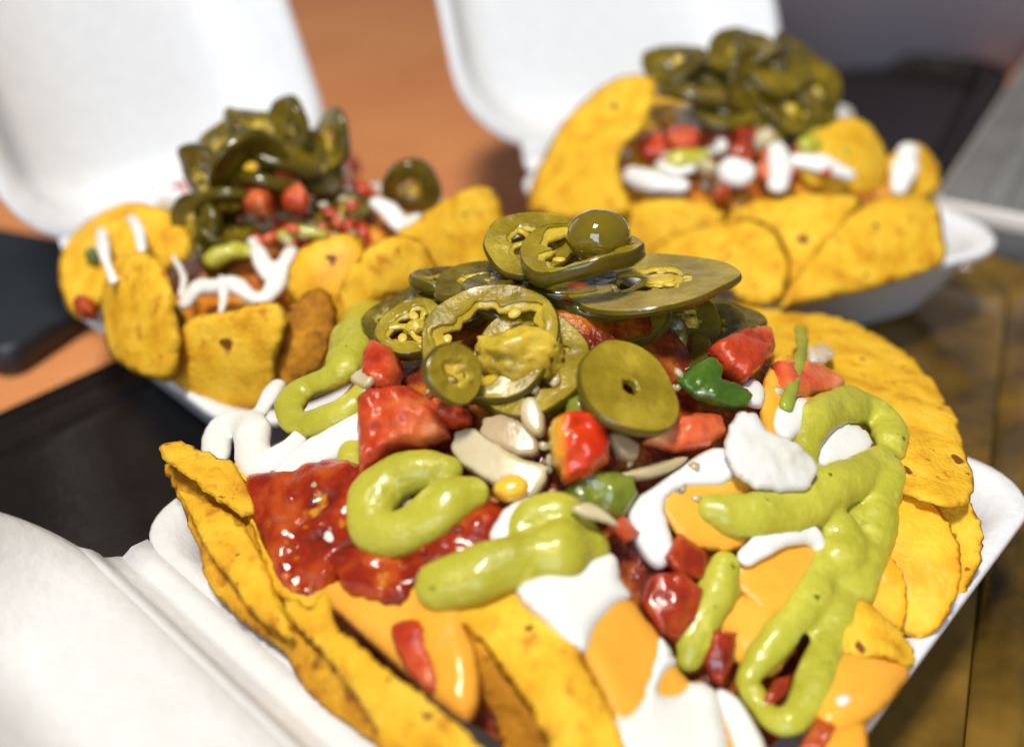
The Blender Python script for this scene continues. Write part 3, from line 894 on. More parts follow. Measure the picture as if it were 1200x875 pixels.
cheap = random.Random(4)
for i, (px, py, r, m_, lb) in enumerate([(345, 590, 12, 'tomato_dark', 'small dark tomato bit at the top of the left salsa pool'), (375, 575, 13, 'onion_pink', 'stewed onion bit in the left salsa pool'), (350, 640, 12, 'tomato_dark', 'dark tomato bit in the middle of the left salsa pool'),
                                     (395, 625, 10, 'onion_pink', 'onion bit in the salsa left of the small white dollop'), (340, 680, 10, 'tomato_pale', 'pale tomato bit at the lower edge of the left salsa pool'), (540, 625, 12, 'tomato_dark', 'dark tomato bit in the salsa between the green drizzles'),
                                     (570, 612, 9, 'tomato', 'red tomato bit at the right end of the salsa between the green drizzles'), (500, 650, 9, 'tomato_dark', 'tomato bit just above the straight green drizzle')]):
    pts_ = [(px + r * cheap.uniform(.8, 1.3) * math.cos(k * 1.256), py + r * cheap.uniform(.7, 1.1) * math.sin(k * 1.256)) for k in range(5)]
    b('onion_piece' if 'onion' in m_ else 'tomato_piece', m_, pts_, lb, 'onion' if 'onion' in m_ else 'tomato', thick=.16, edge=.12, facets=3, seed=70 + i, lift=.26, step=3)

# cream
W_ = 'sour cream'
tag(strands('sour_cream', 'cream', FRONT, [[(256, 540, 15), (254, 515, 16), (275, 496, 16), (298, 502, 17), (296, 530, 18), (312, 552, 17), (338, 535, 15), (352, 512, 12)], [(302, 490, 10), (316, 468, 11), (326, 452, 10)]], voxel=.06, seed=1),
    'zigzag of white cream over the leftmost chip tip', W_)
tag(strands('sour_cream', 'cream', FRONT, [[(332, 572, 18), (352, 550, 20), (385, 528, 19), (430, 500, 16), (440, 470, 14), (445, 420, 14)]], voxel=.06, seed=2),
    'fat white cream strand beside the red tomato at left', W_)
b('sour_cream', 'cream', [(376, 628), (388, 602), (412, 584), (436, 578), (440, 600), (434, 624), (422, 642), (402, 652), (384, 646)], 'white cream dollop left of the looped green drizzle', W_, thick=.28, edge=.35, lift=.12)
b('sour_cream', 'cream', [(570, 632), (584, 604), (610, 584), (650, 580), (640, 610), (610, 640), (585, 650)], 'bit of white cream between the looped and the straight green drizzle', W_, thick=.3, edge=.3, lift=.08)
b('cheese_sauce', 'cheese', [(612, 698), (655, 672), (712, 655), (728, 690), (752, 722), (778, 755), (800, 794), (826, 812), (836, 845), (836, 915), (740, 925), (718, 862), (692, 802), (664, 752)], 'shiny orange cheese band crossing the white cream at bottom centre', C_, thick=.24, edge=.4, lift=.2, wob=.15, wobs=.9)
b('sour_cream', 'cream', [(604, 696), (648, 668), (712, 648), (726, 682), (738, 700), (716, 716), (696, 740), (682, 770), (664, 764), (640, 738)], 'white cream flowing from under the thick straight green drizzle', W_, thick=.34, edge=.35, lift=.2, jag=2, step=4)
b('sour_cream', 'cream', [(708, 850), (732, 836), (744, 806), (752, 776), (766, 746), (782, 760), (790, 780), (776, 796), (768, 814), (786, 816), (806, 802), (832, 806), (846, 836), (844, 915), (735, 928), (712, 880)], 'large white cream pool spilling over the bottom edge at centre', W_, thick=.36, edge=.35, lift=.2, jag=2, step=4)
b('sour_cream', 'cream', [(766, 570), (800, 545), (835, 525), (870, 535), (850, 570), (800, 575), (780, 590), (785, 620), (792, 650), (772, 668), (750, 650), (735, 610), (745, 585)], 'white cream patch at the centre right of the red pepper cube', W_, thick=.22, edge=.25, lift=.05)
b('cheese_sauce', 'cheese', [(772, 578), (812, 552), (880, 556), (905, 600), (868, 642), (815, 642), (782, 614)], 'orange cheese patch left of the right green drizzle', C_, thick=.14, edge=.4, lift=.02, jag=3)
b('cheese_sauce', 'cheese', [(856, 672), (885, 640), (940, 618), (1000, 640), (1000, 700), (948, 726), (905, 722), (876, 704)], 'orange cheese under the white arch of cream at right', C_, thick=.14, edge=.4, lift=.0, jag=3)
tag(strands('sour_cream', 'cream', FRONT, [[(872, 654, 13, .15), (895, 636, 13, .15), (928, 624, 13, .15), (950, 630, 11, .15), (958, 646, 8, .12)]], voxel=.05, lift=.9, seed=3), 'white arch of cream over orange cheese beside the green drizzle', W_)
b('sour_cream', 'cream', [(902, 505), (908, 478), (935, 468), (950, 480), (940, 505), (918, 525)], 'white cream patch at the foot of the thin green stem', W_, thick=.2, edge=.25, lift=.15)
b('sour_cream', 'cream', [(862, 455), (880, 445), (895, 460), (890, 480), (870, 475)], 'tiny white cream spot right of the green herb leaf', W_, thick=.18, edge=.2, lift=.1, step=4)
b('sour_cream', 'cream', [(836, 812), (860, 815), (885, 850), (905, 905), (870, 905), (850, 860)], 'thin white cream streak at the bottom edge left of the green loop', W_, thick=.2, edge=.2, lift=.15)
b('cheese_sauce', 'cheese', [(828, 830), (848, 840), (862, 880), (870, 915), (842, 915)], 'orange streak beside the white cream streak at the bottom edge', C_, thick=.2, edge=.2, lift=.12)
b('sour_cream', 'cream', [(974, 826), (984, 820), (992, 828), (984, 836), (976, 834)], 'tiny white cream drop on the cheese pool near the rim', W_, thick=.12, edge=.1, lift=.4, step=3)

# salad pieces
O_ = 'onion'
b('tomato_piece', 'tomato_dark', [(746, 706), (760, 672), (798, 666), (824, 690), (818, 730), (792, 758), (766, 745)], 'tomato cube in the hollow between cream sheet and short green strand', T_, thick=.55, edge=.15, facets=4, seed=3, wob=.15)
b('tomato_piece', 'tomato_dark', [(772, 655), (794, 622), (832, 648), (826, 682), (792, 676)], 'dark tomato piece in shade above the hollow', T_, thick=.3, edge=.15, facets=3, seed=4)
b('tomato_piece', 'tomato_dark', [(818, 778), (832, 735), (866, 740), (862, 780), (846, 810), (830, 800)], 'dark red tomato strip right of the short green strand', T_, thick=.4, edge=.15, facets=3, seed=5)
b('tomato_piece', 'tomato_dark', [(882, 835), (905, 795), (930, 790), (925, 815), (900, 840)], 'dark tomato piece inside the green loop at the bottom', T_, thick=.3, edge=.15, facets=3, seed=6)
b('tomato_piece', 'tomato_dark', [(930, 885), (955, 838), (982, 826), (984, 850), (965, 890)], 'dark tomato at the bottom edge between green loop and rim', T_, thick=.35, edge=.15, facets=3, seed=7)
b('tomato_piece', 'tomato', [(424, 566), (422, 520), (424, 478), (445, 462), (485, 458), (512, 472), (532, 490), (532, 515), (500, 530), (470, 532), (448, 552)], 'biggest red tomato chunk at left below the jalapeños', T_, thick=.95, edge=.35, facets=4, seed=8, wob=.25, wobs=1.5, lift=.05)
b('tomato_piece', 'tomato', [(432, 462), (436, 432), (450, 415), (472, 420), (480, 445), (470, 468), (448, 474)], 'red tomato chunk on top of the biggest one at left', T_, thick=.7, edge=.25, facets=3, seed=9, wob=.2, lift=.35)
b('tomato_piece', 'tomato', [(508, 470), (535, 472), (556, 488), (556, 502), (530, 508), (512, 495)], 'small red tomato end just left of the pale onion', T_, thick=.45, edge=.2, facets=3, seed=10, lift=.2)
b('tomato_piece', 'tomato_pale', [(748, 520), (775, 495), (812, 484), (846, 484), (852, 508), (830, 526), (788, 532)], 'flat tomato slab under the smooth jalapeño disc', T_, thick=.4, edge=.2, facets=3, seed=11)
b('tomato_piece', 'tomato', [(822, 412), (850, 398), (896, 392), (904, 418), (884, 440), (866, 458), (842, 440)], 'red tomato wedge right of the jalapeño pile', T_, thick=.6, edge=.25, facets=3, seed=12, wob=.2, lift=.15)
b('tomato_piece', 'tomato_pale', [(900, 430), (925, 425), (955, 432), (985, 452), (988, 466), (950, 468), (915, 474)], 'pale tomato piece in front of the big right chip', T_, thick=.45, edge=.25, facets=3, seed=13, lift=.1)
b('tomato_piece', 'tomato', [(706, 620), (728, 602), (752, 626), (730, 640)], 'small red tomato tip below the red pepper cube', T_, thick=.35, edge=.12, facets=3, seed=14, lift=.1, step=4)
b('green_pepper_piece', 'green', [(650, 590), (668, 560), (700, 548), (744, 556), (748, 580), (730, 612), (700, 612), (670, 604)], 'dark green pepper pieces below the red pepper cube', 'pepper', thick=.4, edge=.2, facets=5, seed=15, step=4)
b('green_pepper_piece', 'green', [(656, 500), (662, 470), (690, 452), (708, 470), (700, 495), (676, 505)], 'green pepper piece left of the smooth jalapeño disc', 'pepper', thick=.4, edge=.2, facets=3, seed=16, step=4)
b('onion_piece', 'onion_pink', [(560, 512), (566, 490), (590, 484), (614, 494), (634, 518), (632, 536), (606, 538), (582, 526)], 'pinkish onion piece behind the largest pale one', O_, thick=.25, edge=.1, smooth=False, jag=1.5, seed=17, lift=.0, step=4)
b('onion_piece', 'onion', [(608, 488), (616, 468), (630, 468), (640, 490), (638, 512), (622, 512)], 'small upright onion piece under the front jalapeño ring', O_, thick=.3, edge=.12, seed=18, lift=.08, step=4)
b('onion_piece', 'onion', [(528, 528), (536, 506), (556, 502), (578, 518), (612, 538), (645, 548), (642, 566), (626, 588), (600, 584), (566, 564), (540, 546)], 'largest pale onion piece at the centre above the looped drizzle', O_, thick=.28, edge=.10, smooth=False, jag=1.5, seed=19, lift=.1, step=4)
b('corn_kernel', 'corn', [(578, 578), (590, 562), (610, 560), (622, 572), (614, 588), (592, 592)], 'yellow corn bit under the largest pale onion piece', 'corn', thick=.3, edge=.25, lift=.3, step=4)
b('onion_piece', 'onion', [(426, 464), (440, 452), (456, 454), (456, 464), (444, 474)], 'tiny onion chip lying on the big red tomato', O_, thick=.15, edge=.1, lift=.95, step=3)
b('onion_piece', 'onion', [(716, 560), (745, 548), (780, 538), (806, 536), (790, 552), (750, 564)], 'long thin onion sliver right of the red pepper cube', O_, thick=.25, edge=.15, seed=20, lift=.05, step=4)
b('onion_piece', 'onion_pink', [(708, 512), (726, 508), (748, 522), (744, 542), (722, 538)], 'onion scrap between the pepper cube and the smooth jalapeño disc', O_, thick=.3, edge=.15, seed=21, lift=.15, step=4)
b('onion_piece', 'onion_clear', [(942, 412), (965, 408), (978, 422), (962, 432), (946, 430)], 'small clear onion bit beside the top of the green stem', O_, thick=.12, edge=.08, smooth=False, jag=1.5, seed=22, lift=.2, step=3)
b('red_pepper_cube', 'pepper', [(640, 512), (648, 494), (668, 486), (694, 484), (708, 496), (714, 520), (713, 546), (694, 562), (662, 572), (646, 548)], 'shiny red pepper cube with a yellow side at the centre', 'pepper', thick=.75, edge=.22, facets=4, seed=23, lift=.25, step=4)
b('onion_piece', 'onion', [(664, 604), (684, 596), (704, 606), (718, 622), (696, 618), (676, 614)], 'thin onion flake on top of the straight green drizzle', O_, thick=.15, edge=.1, lift=.75, step=3)
b('cilantro_leaf', 'herb', [(786, 452), (806, 432), (826, 424), (842, 438), (838, 452), (862, 458), (876, 472), (868, 486), (836, 484), (808, 472)], 'dark green herb leaf beside the jalapeño pile', 'herb leaf', thick=.3, edge=.15, facets=4, seed=24, lift=.35, step=4, wob=.4, wobs=3)

b('sour_cream', 'cream', [(955, 545), (962, 508), (985, 496), (1015, 505), (1022, 530), (990, 552)], 'white cream showing inside the top bend of the right green drizzle', W_, thick=.16, edge=.25, lift=.06, jag=3)

# green avocado drizzle
G_ = 'avocado sauce'
b('avocado_sauce', 'guac', [(935, 590), (975, 568), (1015, 552), (1040, 560), (1036, 600), (1026, 650), (1006, 700), (975, 728), (945, 715), (950, 680), (962, 650), (955, 620)], 'thin spread of green sauce under the tangled right drizzle', G_, thick=.16, edge=.3, lift=.10, wob=.6, wobs=1.6, step=5, jag=4)
tag(strands('avocado_sauce', 'guac', FRONT, [[(452, 352, 16), (432, 372, 21), (418, 400, 21), (408, 432, 18), (392, 446, 15), (362, 456, 14), (342, 476, 15), (342, 496, 15), (372, 500, 15), (405, 486, 15), (428, 462, 14)]], seed=4, lift=.9),
    'green drizzle hooked like a J at upper left of the front heap', G_)
tag(strands('avocado_sauce', 'guac', FRONT, [[(416, 510, 14), (412, 540, 13), (420, 568, 12)]], seed=5, lift=.6), 'short green dab left of the big red tomato', G_)
tag(strands('avocado_sauce', 'guac', FRONT, [[(528, 554, 17), (500, 555, 20), (466, 566, 22), (442, 592, 23), (440, 622, 22), (462, 634, 22), (496, 618, 23), (528, 594, 22), (556, 582, 20)]], seed=6, lift=1.4, rs=1.24, flat=.75),
    'looped green drizzle curled like a paperclip at front left', G_)
tag(strands('avocado_sauce', 'guac', FRONT, [[(518, 690, 29), (560, 678, 28), (610, 662, 27), (660, 650, 27), (690, 644, 25)], [(604, 640, 18), (616, 618, 22), (640, 606, 23), (672, 616, 20), (690, 634, 18)]], seed=7, lift=1.2, rs=1.22, flat=.72),
    'thick straight green drizzle folded over itself at front centre', G_)
tag(strands('avocado_sauce', 'guac', FRONT, [
    [(830, 596, 20), (868, 606, 24), (915, 602, 25), (960, 580, 24), (1005, 556, 24), (1032, 540, 22)],
    [(940, 540, 18), (944, 508, 20), (968, 484, 22), (1005, 480, 22), (1034, 500, 22), (1042, 530, 20)],
    [(1036, 540, 20), (1030, 580, 22), (1020, 620, 24), (1005, 665, 25), (985, 715, 25), (966, 765, 22), (950, 810, 21), (930, 846, 20), (903, 846, 18), (884, 818, 17), (872, 800, 15), (886, 776, 16), (918, 740, 18), (950, 700, 20), (965, 660, 22)],
    [(965, 610, 20), (985, 640, 24), (960, 690, 22)]], seed=8, lift=1.1, voxel=.06, it=4, lumpy=.07, fine=.5, rs=1.10),
    'big tangled green drizzle looping down the right side', G_)
tag(strands('avocado_sauce', 'guac', FRONT, [[(850, 664, 17), (838, 694, 20), (822, 728, 20), (810, 756, 20), (806, 772, 17)], [(852, 676, 14), (858, 694, 12)]], seed=9, lift=.8), 'short green strand hanging into the hollow', G_)
b('onion_piece', 'onion_clear', [(840, 532), (846, 505), (856, 488), (876, 492), (888, 512), (915, 524), (938, 542), (946, 560), (936, 582), (905, 582), (872, 578), (852, 560)], 'glassy white onion piece lying on the right green drizzle', O_, thick=.26, edge=.1, facets=3, jag=2.5, seed=25, lift=.5, step=3.5)
tag(strands('cilantro_sprig', 'stem', FRONT, [[(932, 400, 7, .5), (930, 425, 6, .5), (924, 452, 6, .45), (914, 482, 7, .35)]], lift=.5, voxel=.03, wob=.05), 'thin pale green stem standing before the big right chip', 'herb')

# jalapenos of the front heap (back to front)
GJ = 'jalapeño slices on the front heap'
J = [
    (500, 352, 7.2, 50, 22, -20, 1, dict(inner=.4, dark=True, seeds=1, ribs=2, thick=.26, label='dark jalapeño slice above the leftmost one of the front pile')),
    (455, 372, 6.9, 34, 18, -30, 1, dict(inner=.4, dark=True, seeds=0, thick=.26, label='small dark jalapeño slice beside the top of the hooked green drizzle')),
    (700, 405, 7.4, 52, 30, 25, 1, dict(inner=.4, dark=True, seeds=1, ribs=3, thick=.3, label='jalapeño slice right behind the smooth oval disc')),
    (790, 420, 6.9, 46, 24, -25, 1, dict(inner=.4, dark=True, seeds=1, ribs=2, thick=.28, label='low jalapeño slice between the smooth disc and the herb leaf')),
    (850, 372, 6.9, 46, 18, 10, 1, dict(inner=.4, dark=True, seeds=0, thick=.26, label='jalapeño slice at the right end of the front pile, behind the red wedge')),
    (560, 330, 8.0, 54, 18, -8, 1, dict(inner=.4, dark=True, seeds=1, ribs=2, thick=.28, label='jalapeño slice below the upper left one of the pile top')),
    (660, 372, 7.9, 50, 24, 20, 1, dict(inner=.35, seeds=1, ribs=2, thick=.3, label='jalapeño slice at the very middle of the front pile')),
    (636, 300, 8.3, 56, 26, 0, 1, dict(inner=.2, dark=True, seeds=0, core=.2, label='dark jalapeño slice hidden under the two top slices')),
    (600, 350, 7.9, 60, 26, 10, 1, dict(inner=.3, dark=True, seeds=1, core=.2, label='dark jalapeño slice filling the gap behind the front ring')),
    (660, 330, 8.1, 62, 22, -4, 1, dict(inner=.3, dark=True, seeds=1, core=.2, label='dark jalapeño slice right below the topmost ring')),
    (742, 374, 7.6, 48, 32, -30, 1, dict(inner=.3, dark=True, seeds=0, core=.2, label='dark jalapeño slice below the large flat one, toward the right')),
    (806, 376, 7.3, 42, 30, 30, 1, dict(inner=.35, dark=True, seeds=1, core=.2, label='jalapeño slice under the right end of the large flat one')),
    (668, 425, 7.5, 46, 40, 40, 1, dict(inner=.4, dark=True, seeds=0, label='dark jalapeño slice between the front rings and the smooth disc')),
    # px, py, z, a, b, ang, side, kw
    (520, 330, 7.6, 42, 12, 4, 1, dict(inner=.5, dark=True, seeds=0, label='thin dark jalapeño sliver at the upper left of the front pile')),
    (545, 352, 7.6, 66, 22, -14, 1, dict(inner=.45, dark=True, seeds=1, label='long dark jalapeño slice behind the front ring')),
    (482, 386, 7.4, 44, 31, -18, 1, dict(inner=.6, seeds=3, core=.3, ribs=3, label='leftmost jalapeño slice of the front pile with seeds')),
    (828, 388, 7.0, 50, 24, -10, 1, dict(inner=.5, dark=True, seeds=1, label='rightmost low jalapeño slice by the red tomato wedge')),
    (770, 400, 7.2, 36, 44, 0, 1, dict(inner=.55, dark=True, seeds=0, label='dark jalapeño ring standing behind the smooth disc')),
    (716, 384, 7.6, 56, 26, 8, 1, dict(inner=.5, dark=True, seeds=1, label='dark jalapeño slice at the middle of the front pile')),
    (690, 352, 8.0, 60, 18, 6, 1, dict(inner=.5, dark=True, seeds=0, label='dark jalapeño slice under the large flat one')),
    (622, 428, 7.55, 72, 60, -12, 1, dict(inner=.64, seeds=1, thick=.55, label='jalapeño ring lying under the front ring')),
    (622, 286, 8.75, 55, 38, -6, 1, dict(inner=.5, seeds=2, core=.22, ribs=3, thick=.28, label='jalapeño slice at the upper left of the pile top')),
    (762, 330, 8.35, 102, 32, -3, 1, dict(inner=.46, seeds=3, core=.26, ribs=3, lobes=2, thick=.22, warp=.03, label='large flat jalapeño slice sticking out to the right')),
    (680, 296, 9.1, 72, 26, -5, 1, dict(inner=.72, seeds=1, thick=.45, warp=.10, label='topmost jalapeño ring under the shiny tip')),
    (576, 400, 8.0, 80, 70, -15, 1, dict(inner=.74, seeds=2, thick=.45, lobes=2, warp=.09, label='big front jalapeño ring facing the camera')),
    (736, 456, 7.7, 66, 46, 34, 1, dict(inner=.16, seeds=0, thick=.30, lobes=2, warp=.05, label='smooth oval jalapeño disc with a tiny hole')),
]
for i, (px, py, z, a, bb, an, sd, kw) in enumerate(J):
    jalapeno(px, py, z, a, bb, an, sd, seed=i + 1, group=GJ, **kw)
# seed mass in the front ring, curl of the ring, and the shiny tip on the top


def lump(name, m, px, py, z, rx, ry, rz, label, cat, seed=0, rough=.2, group=None):
    c = at(px, py, z)
    bm = bmesh.new(); bmesh.ops.create_icosphere(bm, subdivisions=4, radius=1)
    for v in bm.verts:
        p = v.co.copy()
        w = 1 + rough * noise.noise(p * 1.7 + Vector((seed, 0, 0))) + rough * .6 * noise.noise(p * 4.5 + Vector((0, seed, 0))) + rough * .3 * noise.noise(p * 10 + Vector((0, 0, seed)))
        v.co = Vector(((c[0] + p.x * rx * w), (c[1] + p.y * ry * w), (c[2] + p.z * rz * w))) * U
    me = bpy.data.meshes.new(name); bm.to_mesh(me); bm.free()
    return tag(recentre(link(name, me, m)), label, cat, group)


lump('jalapeno_seed_mass', 'membrane', 607, 416, 7.9, .95, .45, .55, 'yellow seed mass inside the front jalapeño rings', 'pepper seeds', 3, .3)
lump('jalapeno_tip', 'jal_tip', 702, 278, 9.3, .70, .62, .60, 'shiny rounded jalapeño tip on the very top', 'jalapeño tip', 5, .03)
jalapeno(531, 438, 8.1, 39, 31, 75, 1, inner=.42, thick=.30, seed=33, seeds=1, lobes=2, label='small curled jalapeño end at the left of the front ring', group=GJ)


# ------------------------------------------------------------------ rear heaps
def zy(px, py, Y):
    d = rays(px, py)
    return float(CAM_H + d[2] * Y / d[1])


LEFT = Mound(3.0, (-5.9, 29.6), 2.9, 5.2, 4.6, [])
RIGHT = Mound(3.0, (8.7, 35.8), 3.4, 5.2, 4.8, [])
heap('saucy filling under the nachos of the left rear box', LEFT, (-5.95, 29.55), (.71, .704), (.704, -.71), 5.9, 5.0, .22, 'filling_cheesy')
heap('saucy filling under the nachos of the right rear box', RIGHT, (8.9, 35.6), (.91, .414), (.414, -.91), 5.7, 5.7, .22, 'filling_cheesy')

GL, GR = 'chips in the left rear box', 'chips in the right rear box'
LCH = [
    ([(338, 350), (345, 305), (375, 282), (425, 278), (430, 325), (400, 382), (365, 360)], [(345, 350, 5.2), (398, 378, 4.7), (400, 287, 6.5)], 'chip_glazed', 'sauce stained chip behind the shade-painted one in the left rear box'),
    ([(72, 300), (85, 275), (120, 252), (165, 245), (215, 255), (225, 300), (180, 330), (130, 360), (100, 380), (80, 350)], [(80, 340, 3.9), (150, 250, 5.6), (210, 300, 5.5)], 'chip', 'leftmost round chip in the left rear box'),
    ([(225, 190), (245, 160), (285, 148), (330, 170), (300, 230), (245, 230)], [(235, 200, 5.6), (285, 150, 7.0), (300, 230, 5.4)], 'chip', 'chip peeking out behind the left rear jalapeño pile'),
    ([(118, 350), (128, 318), (150, 300), (190, 300), (212, 335), (215, 400), (208, 445), (185, 442), (150, 425), (128, 390)], [(125, 370, 4.3), (190, 440, 3.9), (180, 300, 6.5)], 'chip', 'cream streaked chip standing second from the left in the left rear box'),
    ([(385, 400), (400, 330), (430, 290), (470, 275), (500, 290), (510, 330), (470, 345), (440, 350), (420, 380)], [(400, 390, 4.5), (430, 290, 6.6), (500, 310, 6.0)], 'chip', 'plain orange chip right of the shade-painted one in the left rear box'),
    ([(440, 300), (490, 255), (530, 230), (565, 220), (585, 232), (580, 290), (560, 330), (500, 335), (460, 330)], [(470, 325, 5.2), (560, 320, 4.6), (560, 222, 6.4)], 'chip', 'smooth yellow chip at the right end of the left rear box'),
    ([(300, 440), (325, 385), (362, 340), (388, 346), (397, 385), (382, 425), (350, 458), (320, 470)], [(310, 450, 3.8), (370, 430, 4.2), (370, 340, 6.0)], 'chip_dark', 'chip with its shade painted brown in the left rear box'),
    ([(203, 455), (210, 400), (232, 372), (275, 362), (315, 352), (338, 372), (330, 420), (322, 466), (285, 478), (235, 472)], [(215, 450, 3.5), (320, 470, 3.5), (280, 360, 5.8)], 'chip', 'wide yellow chip at the front of the left rear box'),
]
for i, (o, pl, m, lb) in enumerate(LCH):
    chip('tortilla_chip', o, pl, .45, .13, m, 3.0, 9, 40 + i, lb, GL)
RCH = [
    ([(700, 150), (720, 108), (760, 92), (815, 110), (845, 160), (830, 215), (770, 235), (715, 215)], [(745, 95, 6.9), (740, 225, 4.9), (830, 205, 5.0)], 'chip_glazed', 'sauce stained chip under the tomatoes of the right rear box'),
    ([(618, 240), (640, 190), (670, 140), (705, 105), (745, 88), (770, 100), (760, 150), (730, 200), (740, 250), (690, 262), (640, 255)], [(630, 240, 4.3), (745, 92, 8.2), (730, 240, 5.2)], 'chip', 'tall chip at the left end of the right rear box'),
    ([(940, 170), (985, 140), (1020, 150), (1040, 185), (1030, 230), (980, 235), (940, 215)], [(950, 220, 5.4), (1035, 220, 4.8), (1000, 140, 7.0)], 'chip', 'chip behind the white cream at the back of the right rear box'),
    ([(1030, 200), (1060, 168), (1088, 175), (1098, 205), (1085, 240), (1040, 240)], [(1040, 232, 4.5), (1085, 232, 4.2), (1065, 168, 5.7)], 'chip', 'cream topped chip at the far right end of the right rear box'),
    ([(690, 262), (740, 240), (800, 235), (850, 245), (840, 285), (790, 305), (730, 300)], [(700, 265, 4.3), (760, 290, 3.9), (800, 240, 5.2)], 'chip', 'orange chip low at the front left of the right rear box'),
    ([(840, 258), (900, 238), (960, 232), (1010, 235), (985, 275), (950, 320), (925, 350), (915, 300), (890, 270)], [(850, 260, 4.8), (925, 340, 3.6), (980, 235, 5.4)], 'chip', 'shaded chip between the two front chips of the right rear box'),
    ([(755, 300), (800, 278), (860, 265), (905, 275), (925, 310), (918, 352), (880, 365), (850, 345), (800, 320)], [(760, 300, 4.0), (880, 358, 3.6), (870, 265, 5.0)], 'chip', 'rounded chip leaning at the front centre of the right rear box'),
    ([(912, 358), (935, 320), (965, 280), (1005, 245), (1050, 232), (1092, 240), (1102, 280), (1100, 312), (1050, 332), (980, 352)], [(920, 355, 3.7), (1095, 310, 3.7), (1040, 235, 5.4)], 'chip', 'broad yellow chip at the front right corner of the right rear box'),
]
for i, (o, pl, m, lb) in enumerate(RCH):
    chip('tortilla_chip', o, pl, .45, .13, m, 3.0, 9, 60 + i, lb, GR)

LW, RW = 'cream on the left rear nachos', 'cream on the right rear nachos'


def s_(m, mound, paths, label, cat, lift=1.0, seed=0, **k):
    nm = {'cream': 'sour_cream', 'guac': 'avocado_sauce'}[m]
    return tag(strands(nm, m, mound, paths, voxel=.08, lift=lift, seed=seed, it=2, rs=.92, **k), label, cat)


s_('cream', LEFT, [[(131, 288, 7, 1.2), (140, 310, 8, 1.6), (150, 342, 8, 2.0), (158, 366, 7, 2.0)], [(152, 278, 7, 1.2), (172, 288, 8, 1.5), (186, 302, 7, 1.9), (192, 332, 7, 2.0)]], 'two white cream streaks on the second chip from the left, left rear box', W_, seed=1)
s_('cream', LEFT, [[(224, 372, 9, .8), (240, 348, 10, .7), (262, 350, 10, .7), (280, 344, 10, .7), (298, 360, 10, .8), (316, 368, 10, .9), (332, 336, 12, .7), (345, 305, 11, .5)], [(300, 292, 10, .5), (310, 315, 12, .6), (326, 340, 12, .7)]], 'white cream zigzag on the wide front chip of the left rear box', W_, seed=2)
s_('cream', LEFT, [[(440, 252, 13, .6), (458, 264, 13, .6), (468, 282, 11, .6), (488, 270, 11, .6)]], 'white cream on the right chips of the left rear box', W_, seed=3)
s_('guac', LEFT, [[(256, 315, 14, .5), (278, 302, 15, .5), (295, 305, 12, .5)]], 'green sauce dab at the centre of the left rear box', G_, seed=4)
s_('guac', LEFT, [[(325, 288, 8, .4), (350, 280, 10, .4), (380, 284, 9, .4)]], 'green sauce strip below the red tomatoes of the left rear box', G_, seed=5)
s_('guac', LEFT, [[(138, 270, 9, .3), (165, 265, 10, .3), (198, 274, 9, .3)]], 'green sauce strip over the leftmost chip of the left rear box', G_, seed=6)
s_('cream', RIGHT, [[(856, 212, 22, .6), (866, 216, 22, .6)]], 'round white cream dollop at the front of the right rear box', W_, seed=7)
s_('cream', RIGHT, [[(905, 182, 14, .5), (912, 205, 17, .5), (908, 228, 15, .6)]], 'upright white cream strand in the middle of the right rear box', W_, seed=8)
s_('cream', RIGHT, [[(738, 212, 14, .4), (765, 222, 14, .4), (800, 226, 12, .4)]], 'white cream under the tomatoes of the right rear box', W_, seed=9)
s_('cream', RIGHT, [[(930, 196, 12, .4), (960, 204, 13, .5), (990, 214, 10, .5)]], 'white cream strip right of the green dab, right rear box', W_, seed=10)
s_('cream', RIGHT, [[(980, 148, 14, .9), (986, 163, 15, .9), (983, 176, 12, .9)]], 'white cream blob beside the jalapeños of the right rear box', W_, seed=11)
s_('cream', LEFT, [[(214, 318, 6, .9), (226, 340, 7, .9), (222, 362, 6, .9)], [(266, 338, 6, .8), (272, 362, 7, 1.0), (268, 384, 6, 1.2)]], 'thin white cream drips left of the zigzag in the left rear box', W_, seed=21)
s_('cream', RIGHT, [[(690, 176, 7, .7), (706, 190, 8, .7), (722, 180, 7, .7), (738, 194, 7, .7)], [(776, 205, 7, .8), (790, 218, 8, .8), (812, 210, 7, .8)]], 'thin white cream squiggles near the tall left chip of the right rear box', W_, seed=22)
FAR_CHIP = Mound(3.0, (14.4, 35.6), 2.5, 2.2, 2.2)
s_('cream', FAR_CHIP, [[(1062, 184, 16, .25), (1058, 204, 17, .25), (1052, 224, 14, .25)]], 'white cream drop on the far right chip of the right rear box', W_, seed=12)
s_('cream', RIGHT, [[(700, 150, 13, .6), (706, 128, 11, .6), (725, 118, 9, .6)]], 'white cream on the tall left chip of the right rear box', W_, seed=13)
s_('guac', RIGHT, [[(772, 212, 12, .5), (800, 198, 14, .5), (825, 192, 11, .5)]], 'green sauce strip below the tomatoes of the right rear box', G_, seed=14)
s_('guac', RIGHT, [[(940, 185, 16, .6), (962, 178, 18, .6), (980, 190, 12, .6)]], 'green dab right of the jalapeños in the right rear box', G_, seed=15)
s_('guac', RIGHT, [[(722, 150, 14, .6), (745, 152, 15, .6), (762, 160, 11, .6)]], 'green dab on the tall left chip of the right rear box', G_, seed=16)


def cube(m, mound, px, py, r, label, cat, seed, lift=.3, name='tomato_piece'):
    rnd = random.Random(seed)
    n = 5
    o = []
    a0 = rnd.uniform(0, 6)
    for k in range(n):
        a = a0 + 6.283 * k / n + rnd.uniform(-.25, .25); q = r * rnd.uniform(.8, 1.15)
        o.append((px + q * 1.2 * math.cos(a), py + q * math.sin(a)))
    return tag(blob(name, m, o, mound, thick=.6, edge=.2, facets=3, seed=seed, lift=lift, step=4), label, cat)


